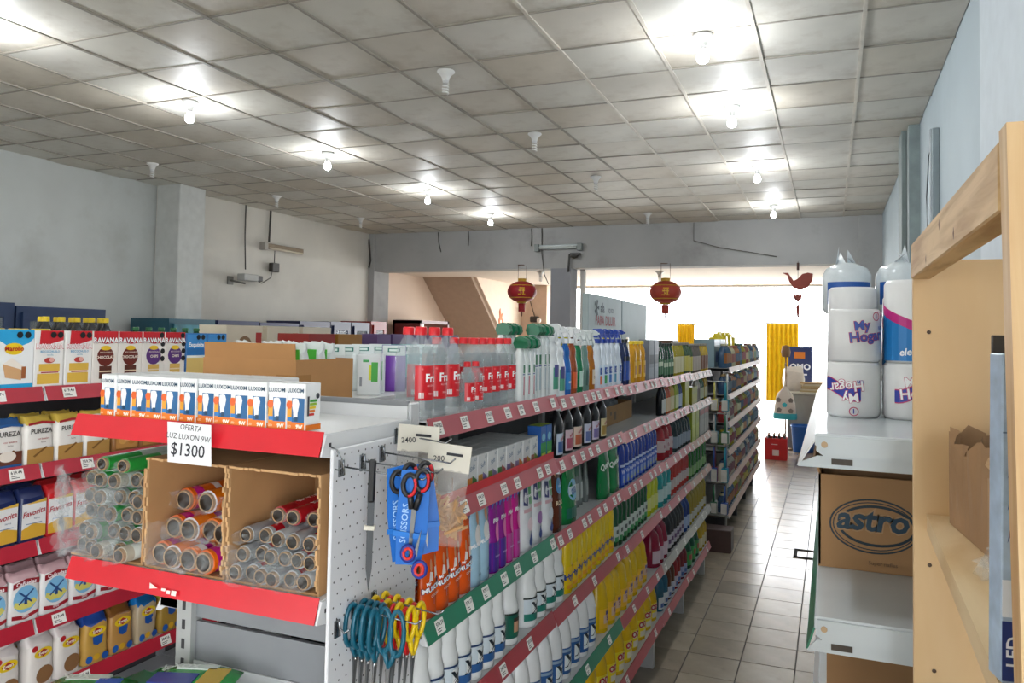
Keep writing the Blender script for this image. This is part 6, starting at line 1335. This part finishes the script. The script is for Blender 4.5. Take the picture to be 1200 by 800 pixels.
# ---- hanging paper lanterns, mobile, wall fittings
def lantern(label, x, y, z, c, rot):
    t = thing('paper_lantern', label, 'lantern', (x, y, z), (0, 0, rot)); n = 24; vs, fs = [], []
    for j in range(13):
        b = -math.pi/2*.86+math.pi*.86*j/12
        for i in range(n*2):
            a = math.pi*i/n; k = 1-.035*(1 if i % 2 else 0); vs.append((.25*math.cos(b)*k*math.cos(a), .25*math.cos(b)*k*math.sin(a), .185*math.sin(b)))
    for j in range(12):
        for i in range(2*n): fs.append((j*2*n+i, j*2*n+(i+1) % (2*n), (j+1)*2*n+(i+1) % (2*n), (j+1)*2*n+i))
    obj('shade', MB().add(vs, fs, 0, True).done('shade', mat(c, .55, var=.06)), t)
    obj('collar', MB().lathe([(.07, .165), (.075, .17), (.075, .22), (.07, .225)], 14).done('c', mat('#b8901e', .4)), t); obj('base_collar', MB().lathe([(.07, -.195), (.085, -.19), (.09, -.165), (.07, -.16)], 14).done('c', mat('#b8901e', .4)), t)
    ta = obj('tassel', MB().lathe([(.055, -.34), (.06, -.2)], 12).done('t', mat(c, .7, var=.15, scale=40)), t); obj('tassel_end', MB().tube([(0, 0, -.34), (0, 0, -.42)], .012, 6).done('t', mat('#5a2a1a', .7)), ta)
    mb = MB()
    for (u, v, w, h) in ((-.05, .0, .1, .02), (-.04, .045, .09, .018), (-.02, -.04, .02, .10), (.02, -.05, .018, .09), (-.06, -.06, .12, .016)):
        q = []
        for (a, b) in ((u, v), (u+w, v), (u+w, v+h), (u, v+h)): k = math.sqrt(max(0, 1-(b/.19)**2)); q.append((a, -math.sqrt(max(1e-4, (.253*k)**2-a*a)), b))
        mb.poly(q)
    obj('emblem', mb.done('e', mat('#d8a81e', .4)), t)
    mb = MB()
    for b in (.6, -.6):
        mb.lathe([(.252*math.cos(b), .185*math.sin(b)-.008), (.254*math.cos(b), .185*math.sin(b)+.008)], 24, cap=False)
    obj('gold_band', mb.done('g', mat('#b8861e', .4)), t)
    obj('cord', MB().tube([(-.07, 0, .22), (-.07, .11, .47)], .004, 4).tube([(.07, 0, .22), (.07, .11, .47)], .004, 4).tube([(-.08, .122, .47), (.08, .122, .47)], .008, 4).done('c', flat('#6a4a3a')), t)
lantern('dark red paper lantern with gold emblem hanging beside the grey pillar', -4.87, 12.28, 2.65, '#9a1620', .35)
lantern('faded orange red paper lantern hanging from the beam near the header board', -2.42, 12.28, 2.63, '#a83a2a', .2)
t = thing('hanging_mobile', 'red wooden fish mobile hanging from the end beam', 'mobile', (-.45, 12.36, 2.80)); rm_ = mat('#8f3a2c', .6, var=.08)
obj('fish', fixn(MB().prism([(-.22, .12), (-.15, .08), (-.12, -.02), (-.06, -.11), (.04, -.13), (.14, -.10), (.20, .0), (.21, .10), (.14, .12), (.06, .10), (.0, .03), (-.06, .0), (-.10, .06), (-.14, .12)], -.01, .01, 'y').done('f', rm_)), t)
obj('tulip', fixn(MB().prism([(-.06, -.2), (-.03, -.22), (0, -.2), (.03, -.22), (.06, -.2), (.05, -.28), (0, -.31), (-.05, -.28)], -.008, .008, 'y').done('f', rm_)), t)
obj('drop', fixn(MB().prism([(0, -.34), (.025, -.40), (.01, -.55), (-.01, -.55), (-.025, -.40)], -.008, .008, 'y').done('f', rm_)), t)
obj('string', MB().tube([(0, 0, -.55), (0, 0, .28), (0, .05, .30)], .004, 4).lathe([(.02, .16), (.02, .27)], 6).done('s', flat('#4a2a22')), t)
def fitting(name, label, cat, parts):
    t = thing(name, label, cat, parts[0])
    for nm, me in parts[1:]: obj(nm, me, t)
    return t
glass = clear('#dfe8e6', .5)
t = fitting('tube_light', 'tube light fitting fixed on the left wall', 'light', ((-7.95, 9.43, 3.2), ('housing', MB().cbox(-.05, .02, 0, .9, -.04, .04, .006).done('h', mat('#8a7a66', .4, metal=.4))), ('tube', MB().tube([(.035, .05, -.035), (.035, .85, -.035)], .018, 8).done('t', mat('#d8cdb8', .2, var=0))), ('end_cap', MB().cbox(-.05, .06, -.08, 0, -.07, .05, .006).done('e', mat('#a8a29a', .5)))))
t = fitting('tube_light', 'tube light fitting fixed on the end beam above the pillar', 'light', ((-4.25, 12.33, 3.40), ('housing', MB().cbox(-.36, .36, 0, .07, -.03, .05, .006).done('h', mat('#8d9492', .4, metal=.3))), ('tube', MB().tube([(-.33, -.02, .0), (.33, -.02, .0)], .018, 8).done('t', mat('#c9cfcc', .2, var=0))), ('end_cap', MB().cbox(.34, .42, -.04, .07, -.06, .06, .006).cbox(-.42, -.34, -.04, .07, -.06, .06, .006).done('e', mat('#7d8482', .5)))))
def cable(name, label, pts, r_, c='#4a4844'):
    o = tag(obj(name, MB().tube([tuple(a-b for a, b in zip(p, pts[0])) for p in pts], r_, 5).done('c', mat(c, .6, var=0)), None, pts[0]), label, 'cable'); return o
cable('wall_cable', 'thin cable running down the left wall to the camera', [(-7.97, 9.0, 3.75), (-7.97, 9.0, 3.3), (-7.96, 9.02, 2.8)], .010)
cable('wall_cable', 'dark conduit running down to the wall tube light', [(-7.97, 9.55, 3.75), (-7.97, 9.53, 3.26)], .016)
cable('wall_cable', 'thin cable looping from the tube light to the wall camera', [(-7.93, 9.62, 3.14), (-7.93, 9.62, 2.95), (-7.93, 9.55, 2.72), (-7.93, 9.35, 2.62), (-7.93, 9.12, 2.68)], .008)
t = thing('security_camera', 'small grey security camera on a bracket on the left wall', 'camera', (-7.95, 8.75, 2.62)); obj('bracket', MB().tube([(-.04, 0, 0), (.15, .1, -.04)], .015, 6).cbox(-.05, -.03, -.06, .06, -.06, .06, .005).done('b', mat('#7a7872', .5))); 
bpy.context.view_layer.update()
C.objects[-1].parent = t
obj('body', MB().cbox(.06, .2, .02, .32, .0, .10, .01).done('b', mat('#a8a8a4', .4)), t); obj('lens', MB().cbox(.08, .18, .32, .44, .01, .09, .01).done('l', mat('#26241f', .3)), t)
tag(obj('power_adapter', MB().cbox(-.03, .05, -.08, .08, -.07, .07, .008).done('p', mat('#35312c', .5)), None, (-7.94, 9.62, 2.88)), 'small dark power adapter hanging below the wall tube light', 'adapter')
for k, (x, L, lab) in enumerate(((-6.55, .30, 'dark cable stub hanging down the end beam next to the left corner'), (-5.95, .22, 'short cable with socket on the end beam'), (-4.75, .25, 'cable stub above the pillar on the end beam'))): cable('beam_cable', lab, [(x, 12.37, 3.74), (x+.01, 12.37, 3.74-L*.6), (x+.06*(k == 0), 12.37, 3.74-L*1.2)], .008)
cable('beam_cable', 'long cable running from the ceiling down past the pillar', [(-4.56, 12.37, 3.74), (-4.55, 12.36, 3.3), (-4.5, 12.36, 2.95), (-4.42, 12.36, 2.78)], .008)
cable('beam_cable', 'thin cable sagging across the right part of the end beam', [(-2.0, 12.37, 3.74), (-2.0, 12.37, 3.45), (-1.6, 12.37, 3.33), (-1.1, 12.37, 3.24), (-.75, 12.37, 3.17)], .006, '#5a5650')
cable('beam_cable', 'dark gap line and cable at the top of the left end column', [(-8.0, 12.34, 3.65), (-7.95, 12.34, 3.25), (-7.98, 12.34, 3.12)], .018, '#3a3630')
t = thing('security_camera', 'dark dome camera on the end beam beside the grey pillar', 'camera', (-3.98, 12.3, 3.28)); obj('mount', MB().cbox(-.05, .12, 0, .1, -.02, .02, .005).tube([(-.06, .03, 0), (-.08, .03, -.3)], .02, 5).done('m', mat('#4a4a48', .5)), t); obj('body', MB().lathe([(0, -.06), (.06, -.04), (.07, 0), (0, .01)], 10).done('b', mat('#3a3835', .4)), t, (.03, .0, -.02))
# raceway and loose wire on the right wall
fitting('wall_raceway', 'vertical metal raceway fixed on the right wall', 'raceway', ((.655, 6.05, 2.35), ('channel', MB().cbox(0, .045, 0, .10, 0, 1.05, .004).done('c', mat('#9aa4a8', .3, metal=.5))), ('cover', MB().cbox(-.012, 0, .02, .05, .0, 1.05, .002).done('c', mat('#c9d0d4', .25, metal=.4)))))
cable('wall_cable', 'thin loose wire curling beside the raceway on the right wall', [(.66, 6.06, 3.30), (.66, 6.3, 3.26), (.67, 6.55, 3.0), (.67, 6.5, 2.7), (.66, 6.25, 2.62), (.66, 6.06, 2.65)], .004, '#4a5054')
# wall mounted fan or speaker cones in the back bay
for k, (x, y) in enumerate(((-4.95, 13.4), (-2.85, 13.9))): lamp_o = thing('ceiling_lamp', ['unlit lamp hanging under the planked ceiling behind the dark red lantern', 'unlit lamp hanging under the planked ceiling behind the faded lantern'][k], 'lamp', (x, y, 3.10)); obj('lamp_holder', holder, lamp_o); obj('socket', stem, lamp_o); obj('bulb', bulb_off, lamp_o)
# ---- refrigerators along the left wall
def fridge(label, y0, w, c, h, lit, back='#2a3038', x=-7.3, contents=True):
    t = thing('display_fridge', label, 'refrigerator', (x, y0, 0.0005), (0, 0, RX)); m = mat(c, .4, var=.04)
    obj('body', MB().box(0, .05, 0, .62, 0, h).box(w-.05, w, 0, .62, 0, h).box(.05, w-.05, .58, .62, 0, h).box(.05, w-.05, 0, .58, 0, .25).box(.05, w-.05, 0, .58, h-.06, h).done('b', m), t)
    obj('lining', MB().box(.05, w-.05, .56, .58, .25, h-.06).done('l', mat(back, .5, emit=1.2 if lit else 0, var=0)), t)
    d = obj('door', MB().box(.05, .12, -.03, 0, .25, h-.06).box(w-.12, w-.05, -.03, 0, .25, h-.06).box(.12, w-.12, -.03, 0, .25, .33).box(.12, w-.12, -.03, 0, h-.14, h-.06).done('d', m), t)
    obj('pane', MB().box(.12, w-.12, -.018, -.012, .33, h-.14).done('p', clear('#c8d4dc', .18)), d)
    for z in (.6, .95, 1.3, 1.62): obj('shelf', MB().box(.05, w-.05, .04, .56, z-.01, z).done('s', mat('#b8bcc0', .4, metal=.4)), t)
    return t
fridge('dark blue glass fronted fridge nearest the entrance on the left wall', 3.95, 1.15, '#22365a', 2.13, False, '#1d3f78')
fridge('second dark blue glass fronted fridge on the left wall', 5.12, 1.0, '#22365a', 2.10, False, '#1d3f78')
fridge('fridge with teal and yellow picture panel on the left wall', 7.0, .75, '#2a5a6a', 2.03, False, '#2a6a80')
fridge('navy framed fridge with dim pale contents on the left wall', 7.80, .78, '#1a2450', 2.03, False, '#8a7a70')
fridge('navy framed fridge with dark contents on the left wall', 8.6, .85, '#1a2450', 2.02, False, '#2a3a3a')
fridge('dark framed fridge with pale boxes on the left wall', 9.47, .75, '#24264a', 2.06, True, '#d8cfc0')
fridge('navy framed lit fridge with single door on the left wall', 10.24, .55, '#20264a', 2.07, True, '#efe6d6')
fridge('second navy framed lit fridge on the left wall', 10.81, .55, '#20264a', 2.07, True, '#efe6d6')
fridge('red framed lit fridge beside the end column', 11.4, .5, '#8a1f1c', 2.10, True, '#e8c8b0')
t = thing('display_fridge', 'wide lit fridge with red frame and green light beyond the end column', 'refrigerator', (-7.2, 12.95, 0.0005), (0, 0, RX))
obj('body', MB().box(0, 1.2, 0, .6, 0, .3).box(0, .06, 0, .6, .3, 2.16).box(1.14, 1.2, 0, .6, .3, 2.16).box(0, 1.2, .56, .6, .3, 2.16).box(0, 1.2, 0, .6, 2.10, 2.16).done('b', mat('#6a2420', .4)), t); obj('lining', MB().box(.06, 1.14, .55, .56, .3, 2.1).done('l', mat('#d8e8d0', .5, emit=1.3, var=0)), t)
tealp = MB().box(.05, .70, -.036, -.031, .33, 1.96).done('picture', mat('#2f7a8a', .4, var=.5, scale=3)); 
for o in list(C.objects):
    if o.get('label', '').startswith('fridge with teal'): obj('picture_panel', tealp, o)
# goods standing on fridges' level in the middle distance: pale boxes
pbx = boxp('egg_carton', 'box', .30, .2, .24, '#d8cdb8', [(ell(0, .12, .06, .06), '#8a6a4a'), (rect(.09, .03, .14, .2), '#a82a24')])
for k in range(3): pbx.put((LX-.72, 3.55+k*.34, LZ[0]+.0006), RX, 'pale carton with brown round print on the rear side of the baking shelving', 'pale cartons with round print')
# small things on the back bay walls
t = thing('wall_ornament', 'small orange paper ornament on the stair side wall', 'ornament', (-6.795, 15.88, 2.30))
obj('paper', fixn(MB().prism([(-.10, -.20), (.08, -.20), (.12, -.08), (.06, .0), (.10, .10), (.0, .06), (-.04, .2), (-.10, .12), (-.06, .0), (-.12, -.06)], 0, .008, 'x').done('p', mat('#d87a4a', .7, var=.1))), t)
obj('cut_out', MB().box(.008, .0095, -.04, .03, -.12, -.06).done('c', flat('#f0d8c8')), t)
t = thing('security_camera', 'dark camera with cable on the beige pier behind the dark red lantern', 'camera', (-6.42, 17.05, 2.30))
obj('body', MB().cbox(-.09, .09, -.12, .05, -.08, .06, .02).done('b', mat('#2c2824', .4)), t); obj('lens', MB().lathe([(.05, 0), (.06, .05), (.03, .08)], 10).done('l', mat('#cfc8c0', .3)), t, (.1, -.1, -.04), (0, math.pi/2, 0))
obj('cable', MB().tube([(-.02, .03, .05), (-.12, .04, .35), (-.25, .045, .75)], .012, 5).done('c', flat('#6a5a4c')), t)
